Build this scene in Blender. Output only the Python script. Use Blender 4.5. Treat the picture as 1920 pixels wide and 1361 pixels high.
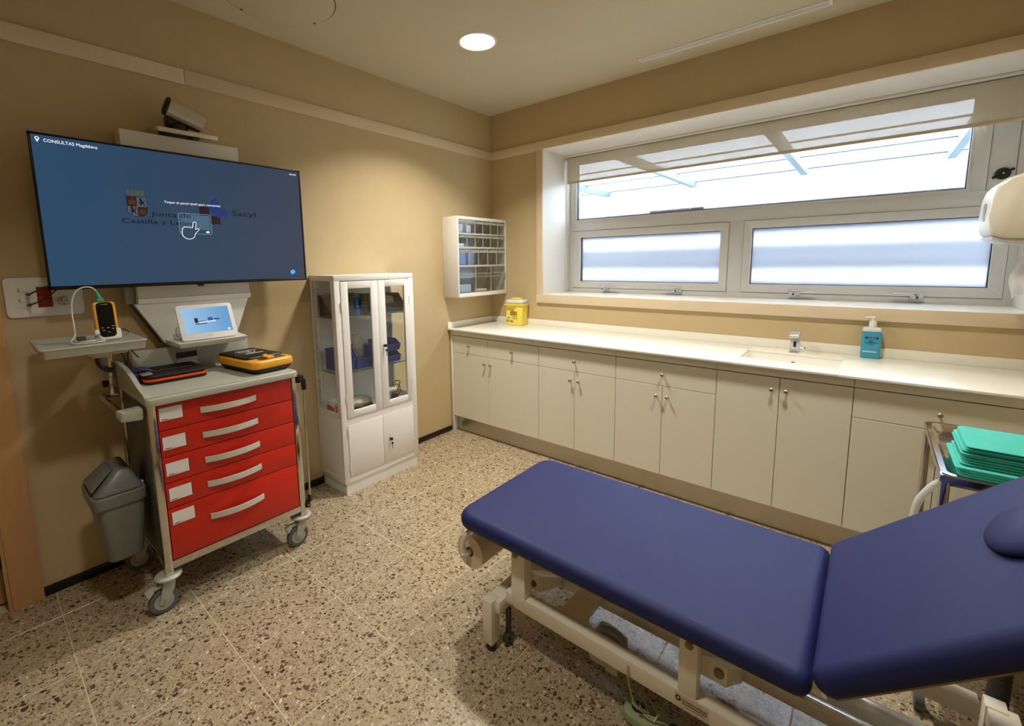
import bpy, bmesh, math, random
from mathutils import Vector, Matrix
random.seed(7)
for o in list(bpy.data.objects):
    bpy.data.objects.remove(o)
scene = bpy.context.scene
C = scene.collection
PI = math.pi

# ------------------------------------------------------------------ camera
cd = bpy.data.cameras.new('camera')
cam = bpy.data.objects.new('camera', cd)
C.objects.link(cam)
cd.sensor_fit = 'HORIZONTAL'; cd.sensor_width = 36.0
cd.lens = 844.41 / 1920 * 36
cd.shift_x = (960 - 912.87) / 1920
cd.shift_y = (601.64 - 680.5) / 1920
cd.clip_start = 0.02
rt = Vector((.76011, .64961, -.01528)); up = Vector((-.07220, .10780, .99155)); bk = Vector((.64577, -.75258, .12885))
cam.matrix_world = Matrix(((rt.x, up.x, bk.x, 2.7175), (rt.y, up.y, bk.y, -3.2514), (rt.z, up.z, bk.z, 1.45), (0, 0, 0, 1)))
scene.camera = cam

# ------------------------------------------------------------------ sky, exposure
world = bpy.data.worlds.new('sky'); scene.world = world
world.use_nodes = True
wn = world.node_tree.nodes; wl = world.node_tree.links
bg = wn['Background']
bg.inputs[0].default_value = (.80, .90, 1.0, 1)
bg.inputs[1].default_value = 14.0
scene.view_settings.view_transform = 'Standard'
scene.view_settings.look = 'None'
scene.view_settings.gamma = 1
scene.view_settings.use_curve_mapping = False
scene.view_settings.exposure = 0.28
scene.cycles.transparent_max_bounces = 20
scene.cycles.max_bounces = 9
scene.cycles.glossy_bounces = 3

# recessed downlights in the ceiling: x, y, watts
DOWNLIGHTS = [(.838, -1.108, 20), (2.46, -1.108, 12), (1.75, -2.95, 9)]
WARM = (1.0, .93, .82)
ZC = 2.744

# ------------------------------------------------------------------ helpers
def lin(r, g, b):
    f = lambda c: (c / 255 / 12.92) if c / 255 <= .04045 else ((c / 255 + .055) / 1.055) ** 2.4
    return (f(r), f(g), f(b), 1)

MATS = {}
def mat(name, rgb, rough=.5, metal=0, spec=.5, noise=.04, nscale=30, bump=0, bscale=200, emit=0, alpha=1, trans=0, sheen=0, coat=0, stretch=None):
    if name in MATS: return MATS[name]
    m = bpy.data.materials.new(name); m.use_nodes = True
    nt = m.node_tree; n = nt.nodes; l = nt.links
    p = n['Principled BSDF']
    col = lin(*rgb)
    p.inputs['Roughness'].default_value = rough
    p.inputs['Metallic'].default_value = metal
    p.inputs['Specular IOR Level'].default_value = spec
    p.inputs['Alpha'].default_value = alpha
    p.inputs['Transmission Weight'].default_value = trans
    p.inputs['Coat Weight'].default_value = coat
    p.inputs['Sheen Weight'].default_value = sheen
    tc = n.new('ShaderNodeTexCoord')
    mp = n.new('ShaderNodeMapping')
    l.new(tc.outputs['Object'], mp.inputs[0])
    if stretch: mp.inputs['Scale'].default_value = stretch
    nz = n.new('ShaderNodeTexNoise'); nz.inputs['Scale'].default_value = nscale; nz.inputs['Detail'].default_value = 4
    l.new(mp.outputs[0], nz.inputs[0])
    mx = n.new('ShaderNodeMix'); mx.data_type = 'RGBA'
    mx.inputs[6].default_value = tuple(c * (1 - noise) for c in col[:3]) + (1,)
    mx.inputs[7].default_value = tuple(min(1, c * (1 + noise)) for c in col[:3]) + (1,)
    l.new(nz.outputs['Fac'], mx.inputs[0]); l.new(mx.outputs[2], p.inputs['Base Color'])
    if emit:
        l.new(mx.outputs[2], p.inputs['Emission Color']); p.inputs['Emission Strength'].default_value = emit
    if bump:
        bz = n.new('ShaderNodeTexNoise'); bz.inputs['Scale'].default_value = bscale; bz.inputs['Detail'].default_value = 3
        l.new(mp.outputs[0], bz.inputs[0])
        bp = n.new('ShaderNodeBump'); bp.inputs['Strength'].default_value = bump; bp.inputs['Distance'].default_value = .002
        l.new(bz.outputs['Fac'], bp.inputs['Height']); l.new(bp.outputs[0], p.inputs['Normal'])
    MATS[name] = m
    return m

def shader_mat(name, build):
    if name in MATS: return MATS[name]
    m = bpy.data.materials.new(name); m.use_nodes = True
    nt = m.node_tree
    for x in list(nt.nodes): nt.nodes.remove(x)
    out = nt.nodes.new('ShaderNodeOutputMaterial')
    build(nt.nodes, nt.links, out)
    MATS[name] = m
    return m

def clear_pane(name, tint, gloss, rough=.02):
    # thin sheet of glass or clear plastic: passes light straight through, mirrors a little
    def b(n, l, out):
        t = n.new('ShaderNodeBsdfTransparent'); t.inputs[0].default_value = tint
        g = n.new('ShaderNodeBsdfGlossy'); g.inputs['Roughness'].default_value = rough; g.inputs[0].default_value = (1, 1, 1, 1)
        f = n.new('ShaderNodeLayerWeight'); f.inputs[0].default_value = .5
        pw = n.new('ShaderNodeMath'); pw.operation = 'POWER'; pw.inputs[1].default_value = 4.5; l.new(f.outputs['Facing'], pw.inputs[0])
        mth = n.new('ShaderNodeMath'); mth.operation = 'MULTIPLY_ADD'; mth.inputs[1].default_value = .75; mth.inputs[2].default_value = .03 * gloss; mth.use_clamp = True
        l.new(pw.outputs[0], mth.inputs[0])
        x = n.new('ShaderNodeMixShader'); l.new(mth.outputs[0], x.inputs[0]); l.new(t.outputs[0], x.inputs[1]); l.new(g.outputs[0], x.inputs[2])
        l.new(x.outputs[0], out.inputs[0])
    return shader_mat(name, b)

def cloth_sheet(name, col, transp, transl):
    # thin fabric or plastic film: part see-through, part glowing through, part reflecting
    def b(n, l, out):
        c = lin(*col)
        nz = n.new('ShaderNodeTexNoise'); nz.inputs['Scale'].default_value = 400
        mr = n.new('ShaderNodeMapRange'); mr.inputs[3].default_value = transp * .8; mr.inputs[4].default_value = transp * 1.2
        l.new(nz.outputs['Fac'], mr.inputs[0])
        d = n.new('ShaderNodeBsdfDiffuse'); d.inputs[0].default_value = c
        t = n.new('ShaderNodeBsdfTranslucent'); t.inputs[0].default_value = c
        s = n.new('ShaderNodeBsdfTransparent')
        a = n.new('ShaderNodeMixShader'); a.inputs[0].default_value = transl; l.new(d.outputs[0], a.inputs[1]); l.new(t.outputs[0], a.inputs[2])
        x = n.new('ShaderNodeMixShader'); l.new(mr.outputs[0], x.inputs[0]); l.new(a.outputs[0], x.inputs[1]); l.new(s.outputs[0], x.inputs[2])
        l.new(x.outputs[0], out.inputs[0])
    return shader_mat(name, b)

class B:
    """collects shapes in world coordinates, becomes ONE mesh object"""
    def __init__(s): s.bm = bmesh.new()
    def _bev(s, vs, w, seg=2):
        es = list({e for v in vs for e in v.link_edges})
        bmesh.ops.bevel(s.bm, geom=es, offset=w, segments=seg, affect='EDGES', profile=.5, clamp_overlap=True)
    def box(s, x0, x1, y0, y1, z0, z1, bev=0, seg=2):
        r = bmesh.ops.create_cube(s.bm, size=1)['verts']
        for v in r:
            v.co = Vector(((x0 + x1) / 2 + v.co.x * (x1 - x0), (y0 + y1) / 2 + v.co.y * (y1 - y0), (z0 + z1) / 2 + v.co.z * (z1 - z0)))
        if bev: s._bev(r, bev, seg)
        return s
    def hexa(s, P, bev=0):
        # 8 points: bottom loop 0-3, top loop 4-7
        v = [s.bm.verts.new(p) for p in P]
        for f in ((3, 2, 1, 0), (4, 5, 6, 7), (0, 1, 5, 4), (1, 2, 6, 5), (2, 3, 7, 6), (3, 0, 4, 7)):
            s.bm.faces.new([v[i] for i in f])
        if bev: s._bev(v, bev)
        return s
    def prism(s, poly, axis, a, b, bev=0):
        # poly: 2-D points in the plane across `axis` (x: (y,z), y: (x,z), z: (x,y))
        def P(p, t):
            return {'x': (t, p[0], p[1]), 'y': (p[0], t, p[1]), 'z': (p[0], p[1], t)}[axis]
        v0 = [s.bm.verts.new(P(p, a)) for p in poly]; v1 = [s.bm.verts.new(P(p, b)) for p in poly]
        s.bm.faces.new(v0[::-1]); s.bm.faces.new(v1)
        n = len(poly)
        for i in range(n):
            s.bm.faces.new([v0[i], v0[(i + 1) % n], v1[(i + 1) % n], v1[i]])
        if bev: s._bev(v0 + v1, bev)
        return s
    def cyl(s, p0, p1, r, seg=20, r2=None, cap=True):
        p0 = Vector(p0); p1 = Vector(p1); d = p1 - p0
        if r2 is None: r2 = r
        q = Vector((0, 0, 1)).rotation_difference(d.normalized()).to_matrix()
        a = []; b = []
        for i in range(seg):
            t = 2 * PI * i / seg; u = q @ Vector((math.cos(t), math.sin(t), 0))
            a.append(s.bm.verts.new(p0 + u * r)); b.append(s.bm.verts.new(p1 + u * r2))
        for i in range(seg):
            j = (i + 1) % seg; s.bm.faces.new([a[i], a[j], b[j], b[i]])
        if cap:
            s.bm.faces.new(a[::-1]); s.bm.faces.new(b)
        return s
    def tube(s, pts, r, seg=10, smooth=6):
        P = [Vector(p) for p in pts]
        if smooth and len(P) > 2:
            Q = []
            for i in range(len(P) - 1):
                a = P[max(i - 1, 0)]; b = P[i]; c = P[i + 1]; d = P[min(i + 2, len(P) - 1)]
                for k in range(smooth):
                    t = k / smooth
                    Q.append(.5 * ((2 * b) + (c - a) * t + (2 * a - 5 * b + 4 * c - d) * t * t + (3 * b - a - 3 * c + d) * t ** 3))
            Q.append(P[-1]); P = Q
        rings = []; prev = None
        for i, p in enumerate(P):
            d = (P[min(i + 1, len(P) - 1)] - P[max(i - 1, 0)]).normalized()
            if prev is None:
                prev = d.orthogonal().normalized()
            u = (prev - d * prev.dot(d)).normalized(); w = d.cross(u); prev = u
            rings.append([s.bm.verts.new(p + (u * math.cos(2 * PI * k / seg) + w * math.sin(2 * PI * k / seg)) * r) for k in range(seg)])
        for a, b in zip(rings, rings[1:]):
            for k in range(seg):
                j = (k + 1) % seg; s.bm.faces.new([a[k], a[j], b[j], b[k]])
        s.bm.faces.new(rings[0][::-1]); s.bm.faces.new(rings[-1])
        return s
    def lathe(s, prof, c, seg=28, axis='z', caps=True):
        # prof: (radius, height) pairs along the axis, from c
        c = Vector(c); rings = []
        for r, h in prof:
            ring = []
            for i in range(seg):
                t = 2 * PI * i / seg; a, b = r * math.cos(t), r * math.sin(t)
                ring.append(s.bm.verts.new(c + {'z': Vector((a, b, h)), 'x': Vector((h, a, b)), 'y': Vector((b, h, a))}[axis]))
            rings.append(ring)
        for a, b in zip(rings, rings[1:]):
            for k in range(seg):
                j = (k + 1) % seg; s.bm.faces.new([a[k], a[j], b[j], b[k]])
        if caps:
            s.bm.faces.new(rings[0][::-1]); s.bm.faces.new(rings[-1])
        return s
    def rslab(s, x0, x1, y0, y1, z0, z1, rc=.02, rb=.005, n=5, m=3, taper=0, radii=None):
        # slab with rounded plan corners and rounded top and bottom edges; taper shrinks the bottom
        def outline(ins, tp):
            X0, X1, Y0, Y1 = x0 + ins + tp, x1 - ins - tp, y0 + ins + tp, y1 - ins - tp
            R = radii or (rc,) * 4
            out = []
            for (cx, cy, a0), r in zip(((X1, Y1, 0), (X0, Y1, 90), (X0, Y0, 180), (X1, Y0, 270)), R):
                r = max(r - ins, .0005)
                sx = -1 if cx == X1 else 1; sy = -1 if cy == Y1 else 1
                for k in range(n + 1):
                    t = math.radians(a0 + 90 * k / n)
                    out.append((cx + sx * r + r * math.cos(t), cy + sy * r + r * math.sin(t)))
            return out
        rb = min(rb, (z1 - z0) / 2 - 1e-5)
        lev = []
        for k in range(m + 1):
            t = PI / 2 * k / m; lev.append((rb * (1 - math.sin(t)), z0 + rb * (1 - math.cos(t))))
        for k in range(m + 1):
            t = PI / 2 * k / m; lev.append((rb * (1 - math.cos(t)), z1 - rb * (1 - math.sin(t))))
        rings = []
        for ins, z in lev:
            tp = taper * (1 - (z - z0) / (z1 - z0))
            rings.append([s.bm.verts.new((a, b, z)) for a, b in outline(ins, tp)])
        N = len(rings[0])
        for a, b in zip(rings, rings[1:]):
            for k in range(N):
                j = (k + 1) % N; s.bm.faces.new([a[k], a[j], b[j], b[k]])
        s.bm.faces.new(rings[0][::-1]); s.bm.faces.new(rings[-1])
        return s
    def ball(s, c, rx, ry, rz, u=20, v=12):
        r = bmesh.ops.create_uvsphere(s.bm, u_segments=u, v_segments=v, radius=1)['verts']
        for w in r: w.co = Vector((c[0] + w.co.x * rx, c[1] + w.co.y * ry, c[2] + w.co.z * rz))
        return s
    def rot(s, c, axis, ang):
        bmesh.ops.rotate(s.bm, verts=s.bm.verts[:], cent=Vector(c), matrix=Matrix.Rotation(ang, 3, axis)); return s
    def move(s, x, y, z):
        bmesh.ops.translate(s.bm, verts=s.bm.verts[:], vec=Vector((x, y, z))); return s

def wloc(o):
    v = Vector((0, 0, 0))
    while o is not None:
        v += o.location; o = o.parent
    return v
def obj(name, b, m, parent=None, label=None, sharp=28, at=None):
    """mesh object; its vertices were given in world space"""
    me = bpy.data.meshes.new(name)
    bmesh.ops.recalc_face_normals(b.bm, faces=b.bm.faces[:])
    off = wloc(parent) if parent else Vector(at or (0, 0, 0))
    bmesh.ops.translate(b.bm, verts=b.bm.verts[:], vec=-off)
    b.bm.to_mesh(me); b.bm.free()
    me.polygons.foreach_set('use_smooth', [True] * len(me.polygons))
    me.set_sharp_from_angle(angle=math.radians(sharp))
    me.materials.append(m)
    o = bpy.data.objects.new(name, me); C.objects.link(o)
    if parent: o.parent = parent
    else: o.location = off
    if label: o['label'] = label
    return o
def tag(o, label, cat, group=None):
    o['label'] = label; o['category'] = cat
    if group: o['group'] = group
    return o
def thing(name, loc, label, cat, group=None, rz=0):
    o = bpy.data.objects.new(name, None); o.empty_display_size = .05; C.objects.link(o)
    o.location = loc; o.rotation_euler = (0, 0, rz)
    return tag(o, label, cat, group)
def struct(name, b=None, m=None, loc=(0, 0, 0), label=None):
    if b is None:
        o = bpy.data.objects.new(name, None); o.empty_display_size = .05; C.objects.link(o); o.location = loc
    else:
        o = obj(name, b, m)
    o['kind'] = 'structure'
    if label: o['label'] = label
    return o
def dup(root, loc, label=None, rz=None):
    r = root.copy(); C.objects.link(r); r.location = loc
    if rz is not None: r.rotation_euler = (0, 0, rz)
    if label: r['label'] = label
    for ch in list(root.children):
        c = ch.copy(); C.objects.link(c); c.parent = r
        for g in list(ch.children):
            d = g.copy(); C.objects.link(d); d.parent = c
    return r
def text(name, s, at, right, upv, h, m, parent, width=None, lift=.0006, align='LEFT', label=None):
    """flat lettering: `at` = lower left corner, h = cap height"""
    cu = bpy.data.curves.new(name, 'FONT'); cu.body = s; cu.size = 1; cu.resolution_u = 3
    t = bpy.data.objects.new(name, cu)
    me = bpy.data.meshes.new_from_object(t)
    bpy.data.objects.remove(t); bpy.data.curves.remove(cu)
    right = Vector(right).normalized(); upv = Vector(upv).normalized(); nrm = right.cross(upv)
    xs = [v.co.x for v in me.vertices]
    x0, x1 = min(xs), max(xs)
    sy = h / .70
    sx = (width / (x1 - x0)) if width else sy
    off = wloc(parent)
    at = Vector(at)
    if align == 'CENTER': at = at - right * sx * (x1 - x0) / 2
    for v in me.vertices:
        v.co = at + right * ((v.co.x - x0) * sx) + upv * (v.co.y * sy) + nrm * lift - off
    me.materials.clear(); me.materials.append(m); me.name = name
    o = bpy.data.objects.new(name, me); C.objects.link(o); o.parent = parent
    if label: o['label'] = label
    return o
def flat(name, polys, plane, val, m, parent, lift=.0008):
    """flat print: polygons (2-D) on an axis plane, a hair in front of it, thin but solid"""
    b = B()
    for p in polys: b.prism(p, plane, val, val + lift)
    return obj(name, b, m, parent)
def circ(cx, cy, rx, ry=None, n=24, a0=0, a1=360):
    ry = ry or rx
    return [(cx + rx * math.cos(math.radians(a0 + (a1 - a0) * k / n)), cy + ry * math.sin(math.radians(a0 + (a1 - a0) * k / n))) for k in range(n + (0 if a1 - a0 == 360 else 1))]
def ringpolys(pts, w):
    """outline strokes of a closed polyline as quads"""
    out = []; n = len(pts)
    for i in range(n):
        a = Vector(pts[i]); b = Vector(pts[(i + 1) % n]); d = (b - a)
        if d.length < 1e-6: continue
        d.normalize(); q = Vector((-d.y, d.x)) * w / 2; e = d * w / 2
        out.append([tuple(a - q - e), tuple(b - q + e), tuple(b + q + e), tuple(a + q - e)])
    return out

# ------------------------------------------------------------------ materials
wall_m = mat('wall_paint', (199, 178, 137), .62, noise=.05, nscale=9, bump=.25, bscale=420)
ceil_m = mat('ceiling_paint', (204, 195, 168), .8, noise=.03, nscale=6)
maple = mat('pale_maple', (224, 205, 174), .42, noise=.06, nscale=8, stretch=(1, 9, 1))
maple_door = mat('door_maple', (205, 160, 110), .4, noise=.09, nscale=10, stretch=(6, 6, .5))
lining_m = mat('white_lining', (232, 226, 216), .4, noise=.03, nscale=6)
black_skirt = mat('black_skirting', (12, 12, 13), .35)
alu = mat('anodised_aluminium', (220, 220, 218), .4, metal=.1, noise=.03)
gasket = mat('black_gasket', (26, 28, 40), .5)
chrome = mat('chrome', (225, 226, 230), .12, metal=1, noise=.02)
steel = mat('brushed_steel', (190, 184, 172), .3, metal=1, noise=.08, nscale=12, stretch=(1, 1, 30))
steel_shiny = mat('polished_steel', (205, 203, 200), .1, metal=1, noise=.03)
white_metal = mat('white_enamel', (233, 231, 226), .32, noise=.015)
white_plastic = mat('white_plastic', (236, 235, 230), .35, noise=.015)
cab_m = mat('cream_laminate', (226, 224, 206), .45, noise=.02, nscale=14)
top_m = mat('white_solid_surface', (242, 240, 230), .28, noise=.012)
black_pl = mat('black_plastic', (20, 20, 22), .4)
dark_pl = mat('dark_grey_plastic', (60, 62, 62), .45)
grey_pl = mat('grey_abs', (176, 178, 164), .42, noise=.02)
bin_grey = mat('grey_bin_plastic', (112, 116, 112), .4, noise=.03)
red_m = mat('red_drawer', (196, 34, 14), .38, noise=.03)
red_dark = mat('dark_red_plastic', (142, 12, 12), .4)
blue_pad = mat('blue_vinyl', (31, 39, 92), .55, spec=.3, noise=.04, nscale=60, bump=.12, bscale=700)
blue_bin = mat('blue_bin_plastic', (30, 58, 168), .35)
navy_bin = mat('navy_bin_plastic', (30, 34, 66), .45)
yellow = mat('yellow_plastic', (242, 222, 88), .4, noise=.02)
amber = mat('amber_plastic', (240, 170, 40), .38)
orange = mat('orange_piping', (226, 74, 26), .45)
couch_m = mat('cream_frame_enamel', (234, 230, 214), .28)
paper_m = mat('paper', (232, 228, 216), .8, noise=.03, nscale=60, bump=.3, bscale=90)
rubber = mat('grey_rubber', (88, 92, 92), .6)
green_cloth = mat('green_drape', (64, 186, 170), .75, noise=.06, nscale=50, bump=.4, bscale=120)
skyblue_liquid = mat('blue_gel', (60, 158, 190), .2, noise=.02)
frost_pl = mat('frosted_plastic', (214, 222, 224), .35)
ink = mat('dark_ink', (24, 24, 34), .5)
white_ink = mat('white_ink', (240, 240, 240), .5)
glass = clear_pane('window_glass', (.97, .985, 1, 1), .9)
cab_glass = clear_pane('cabinet_glass', (.96, .975, .97, 1), 1.2)
clear_pl = clear_pane('clear_plastic', (.95, .96, .96, 1), 2.6, .15)
clear_bag = cloth_sheet('clear_bag_film', (230, 232, 220), .45, .3)
blind_m = cloth_sheet('blind_screen_fabric', (222, 212, 190), .215, .03)
sheet_m = cloth_sheet('canopy_sheet', (250, 252, 255), .0, .85)
hose_m = cloth_sheet('milky_hose', (240, 240, 236), .1, .4)

def terrazzo():
    def b(n, l, out):
        p = n.new('ShaderNodeBsdfPrincipled'); l.new(p.outputs[0], out.inputs[0])
        g = n.new('ShaderNodeNewGeometry'); oi = n.new('ShaderNodeObjectInfo')
        sc = n.new('ShaderNodeVectorMath'); sc.operation = 'SCALE'; sc.inputs[0].default_value = (37.0, 53.0, 0); l.new(oi.outputs['Random'], sc.inputs['Scale'])
        ad = n.new('ShaderNodeVectorMath'); ad.operation = 'ADD'; l.new(g.outputs['Position'], ad.inputs[0]); l.new(sc.outputs[0], ad.inputs[1])
        wob = n.new('ShaderNodeTexNoise'); wob.inputs['Scale'].default_value = 60; l.new(ad.outputs[0], wob.inputs[0])
        ws = n.new('ShaderNodeVectorMath'); ws.operation = 'MULTIPLY_ADD'; ws.inputs[1].default_value = (.010, .010, 0); l.new(wob.outputs['Color'], ws.inputs[0]); l.new(ad.outputs[0], ws.inputs[2])
        co = ws.outputs[0]
        def val(v):
            x = n.new('ShaderNodeValue'); x.outputs[0].default_value = v; return x.outputs[0]
        def math_(op, a, b_):
            x = n.new('ShaderNodeMath'); x.operation = op
            for i, q in enumerate((a, b_)):
                if isinstance(q, (int, float)): x.inputs[i].default_value = q
                else: l.new(q, x.inputs[i])
            return x.outputs[0]
        # tan matrix
        nz = n.new('ShaderNodeTexNoise'); nz.inputs['Scale'].default_value = 26; nz.inputs['Detail'].default_value = 6; nz.inputs['Roughness'].default_value = .75; l.new(ad.outputs[0], nz.inputs[0])
        cr = n.new('ShaderNodeValToRGB'); l.new(nz.outputs['Fac'], cr.inputs[0])
        cr.color_ramp.elements[0].position = .3; cr.color_ramp.elements[0].color = lin(150, 134, 106)
        cr.color_ramp.elements[1].position = .7; cr.color_ramp.elements[1].color = lin(184, 170, 142)
        col = cr.outputs[0]
        # stone chips, from fine to coarse: cell size, share of cells that hold a chip, edge, colours
        for scale, share, edge, cols in ((280, .32, .10, ((0, (118, 97, 74)), (.5, (148, 128, 101)), (1, (208, 197, 174)))),
                                         (150, .36, .12, ((0, (90, 70, 53)), (.45, (126, 104, 81)), (.8, (160, 140, 112)), (1, (220, 210, 190)))),
                                         (84, .30, .13, ((0, (72, 54, 42)), (.5, (100, 78, 60)), (.8, (138, 114, 90)), (1, (222, 212, 194)))),
                                         (54, .13, .16, ((0, (64, 48, 38)), (.6, (88, 68, 53)), (.85, (120, 98, 78)), (1, (208, 198, 182))))):
            mo = n.new('ShaderNodeMapping'); mo.inputs['Location'].default_value = (scale * .013, scale * .027, 0); l.new(co, mo.inputs[0])
            v1 = n.new('ShaderNodeTexVoronoi'); v1.voronoi_dimensions = '2D'; v1.inputs['Scale'].default_value = scale; l.new(mo.outputs[0], v1.inputs[0])
            v2 = n.new('ShaderNodeTexVoronoi'); v2.voronoi_dimensions = '2D'; v2.feature = 'DISTANCE_TO_EDGE'; v2.inputs['Scale'].default_value = scale; l.new(mo.outputs[0], v2.inputs[0])
            sp = n.new('ShaderNodeSeparateColor'); l.new(v1.outputs['Color'], sp.inputs[0])
            has = math_('LESS_THAN', sp.outputs[0], share)
            ed = math_('MULTIPLY', sp.outputs[2], .12)
            ed = math_('ADD', ed, edge)
            inside = math_('GREATER_THAN', v2.outputs['Distance'], ed)
            mk = math_('MULTIPLY', has, inside)
            r = n.new('ShaderNodeValToRGB'); l.new(sp.outputs[1], r.inputs[0])
            r.color_ramp.interpolation = 'CONSTANT' if False else 'LINEAR'
            r.color_ramp.elements[0].position = cols[0][0]; r.color_ramp.elements[0].color = lin(*cols[0][1])
            r.color_ramp.elements[1].position = cols[-1][0]; r.color_ramp.elements[1].color = lin(*cols[-1][1])
            for pp, cc in cols[1:-1]:
                e = r.color_ramp.elements.new(pp); e.color = lin(*cc)
            mx = n.new('ShaderNodeMix'); mx.data_type = 'RGBA'; l.new(mk, mx.inputs[0]); l.new(col, mx.inputs[6]); l.new(r.outputs[0], mx.inputs[7])
            col = mx.outputs[2]
        l.new(col, p.inputs['Base Color'])
        p.inputs['Roughness'].default_value = .27
        p.inputs['Specular IOR Level'].default_value = .5
    return shader_mat('terrazzo', b)
terr = terrazzo()
grout = mat('pale_grout', (196, 182, 152), .8)

def frosted():
    # obscure glass: blurs what lies behind it
    def b(n, l, out):
        r = n.new('ShaderNodeBsdfRefraction'); r.inputs['IOR'].default_value = 1.3; r.inputs['Roughness'].default_value = .5; r.inputs[0].default_value = (.96, .98, 1, 1)
        t = n.new('ShaderNodeBsdfTranslucent'); t.inputs[0].default_value = (.9, .93, 1, 1)
        x = n.new('ShaderNodeMixShader'); x.inputs[0].default_value = .22; l.new(r.outputs[0], x.inputs[1]); l.new(t.outputs[0], x.inputs[2])
        g = n.new('ShaderNodeBsdfGlossy'); g.inputs['Roughness'].default_value = .1
        y = n.new('ShaderNodeMixShader'); y.inputs[0].default_value = .04; l.new(x.outputs[0], y.inputs[1]); l.new(g.outputs[0], y.inputs[2])
        l.new(y.outputs[0], out.inputs[0])
    return shader_mat('obscure_glass', b)
frost = frosted()

# ================================================================== THE SETTING
XR = 3.31; YB = -4.3
floor = struct('floor', B().box(-.15, XR + .15, YB - .15, .5, -.08, -.0008), grout, label='beige terrazzo tiled floor with pale joints')
cache = {}
def tile_mesh(w, d):
    k = (round(w, 3), round(d, 3))
    if k not in cache:
        b = B().box(-w / 2, w / 2, -d / 2, d / 2, -.004, 0, .0008, 1)
        me = bpy.data.meshes.new('floor_tile'); b.bm.to_mesh(me); b.bm.free(); me.materials.append(terr); cache[k] = me
    return cache[k]
xs = [0] + [.22 + .4 * k for k in range(8)] + [XR]
ys = [YB] + [-4.117 + .4 * k - .0 for k in range(0, 11)]
ys = [y for y in [YB, -3.917, -3.517, -3.117, -2.717, -2.317, -1.917, -1.517, -1.117, -.717, -.53]]
for i in range(len(xs) - 1):
    for j in range(len(ys) - 1):
        w = xs[i + 1] - xs[i] - .0034; d = ys[j + 1] - ys[j] - .0034
        if w < .02: continue
        t = bpy.data.objects.new('floor_tile', tile_mesh(w, d)); C.objects.link(t); t.parent = floor
        t.location = ((xs[i] + xs[i + 1]) / 2, (ys[j] + ys[j + 1]) / 2, 0)

struct('ceiling', B().box(-.15, XR + .15, YB - .15, .5, ZC, ZC + .1), ceil_m, label='cream painted ceiling')
DY0, DY1 = -4.15, -3.262       # door opening in the left wall
struct('wall_left', B().box(-.15, 0, DY1, .0, 0, ZC).box(-.15, 0, YB, DY0, 0, ZC).box(-.15, 0, DY0, DY1, 2.1, ZC), wall_m, label='beige wall behind the screen')
struct('wall_front', B().box(-.15, .563, 0, .5, 0, ZC).box(3.303, XR + .15, 0, .5, 0, ZC).box(.563, 3.303, 0, .5, 0, 1.162).box(.563, 3.303, 0, .5, 2.375, ZC), wall_m, label='beige wall with the wide window')
struct('wall_right', B().box(XR, XR + .15, YB, 0, 0, ZC), wall_m)
struct('wall_rear', B().box(-.15, XR + .15, YB - .15, YB, 0, ZC), wall_m)
struct('baseboard_left', B().box(0, .012, -3.15, -.585, .0, .043, .002), black_skirt, label='black skirting strip')
struct('baseboard_right', B().box(XR - .012, XR, YB, -.62, .0, .043, .002), black_skirt)
struct('baseboard_rear', B().box(0, XR - .012, YB, YB + .012, .0, .043, .002), black_skirt)
struct('trim_1', B().box(0, .014, YB, -2.405, 2.361, 2.432, .0015).box(0, .014, -2.403, -.014, 2.361, 2.432, .0015), maple, label='pale maple rail along the left wall')
struct('trim_2', B().box(0, .512, -.014, 0, 2.361, 2.432, .0015), maple, label='short pale maple rail beside the window')
# window casing and lining
tr = struct('trim_3', loc=(.5, 0, 1.1), label='pale maple casing framing the window niche')
obj('casing_board', B().box(.512, .571, -.018, 0, 1.17, 2.367, .001), maple, tr)
obj('casing_board', B().box(.512, XR, -.018, 0, 2.367, 2.432, .001), maple, tr)
obj('casing_board', B().box(.512, XR, -.022, 0, 1.10, 1.17, .001), maple, tr)
obj('casing_board', B().box(3.295, XR, -.018, 0, 1.17, 2.367, .001), maple, tr)
obj('lining_board', B().box(.563, .571, 0, .5, 1.17, 2.367), lining_m, tr)
obj('lining_board', B().box(3.295, 3.303, 0, .5, 1.17, 2.367), lining_m, tr)
obj('lining_board', B().box(.563, 3.303, 0, .5, 2.367, 2.375), lining_m, tr)
obj('sill_board', B().box(.563, 3.303, 0, .5, 1.162, 1.17), top_m, tr)
# door at the far left
tr4 = struct('trim_4', loc=(0, -3.2, 0), label='maple door casing at the left edge')
obj('casing_board', B().box(0, .022, -3.25, -3.152, 0, 2.16, .001), maple_door, tr4)
obj('casing_board', B().box(0, .022, DY0 - .09, -3.25, 2.09, 2.16, .001), maple_door, tr4)
obj('jamb_board', B().box(-.15, .022, DY1, -3.2505, 0, 2.09, .001), maple_door, tr4)
door = struct('door_1', loc=(-.06, -3.7, 0), label='maple door leaf')
obj('door_leaf', B().box(-.10, -.055, DY0, DY1 - .003, .012, 2.09, .002), maple_door, door)
struct('light_stop_box', B().box(-.9, -.85, -4.6, -2.9, 0, 2.3).box(-.85, -.151, -2.95, -2.9, 0, 2.3).box(-.85, -.151, -4.6, -4.55, 0, 2.3).box(-.85, -.151, -4.55, -2.95, 2.25, 2.3).box(-.85, -.151, -4.55, -2.95, -.05, -.0), wall_m)  # unseen box behind the door, added to stop sky light leaking in
hg = obj('hinge', B().box(-.055, -.050, -3.31, -3.266, .17, .28, .001).cyl((-.05, -3.268, .17), (-.05, -3.268, .28), .007, 12), steel, door)
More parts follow.
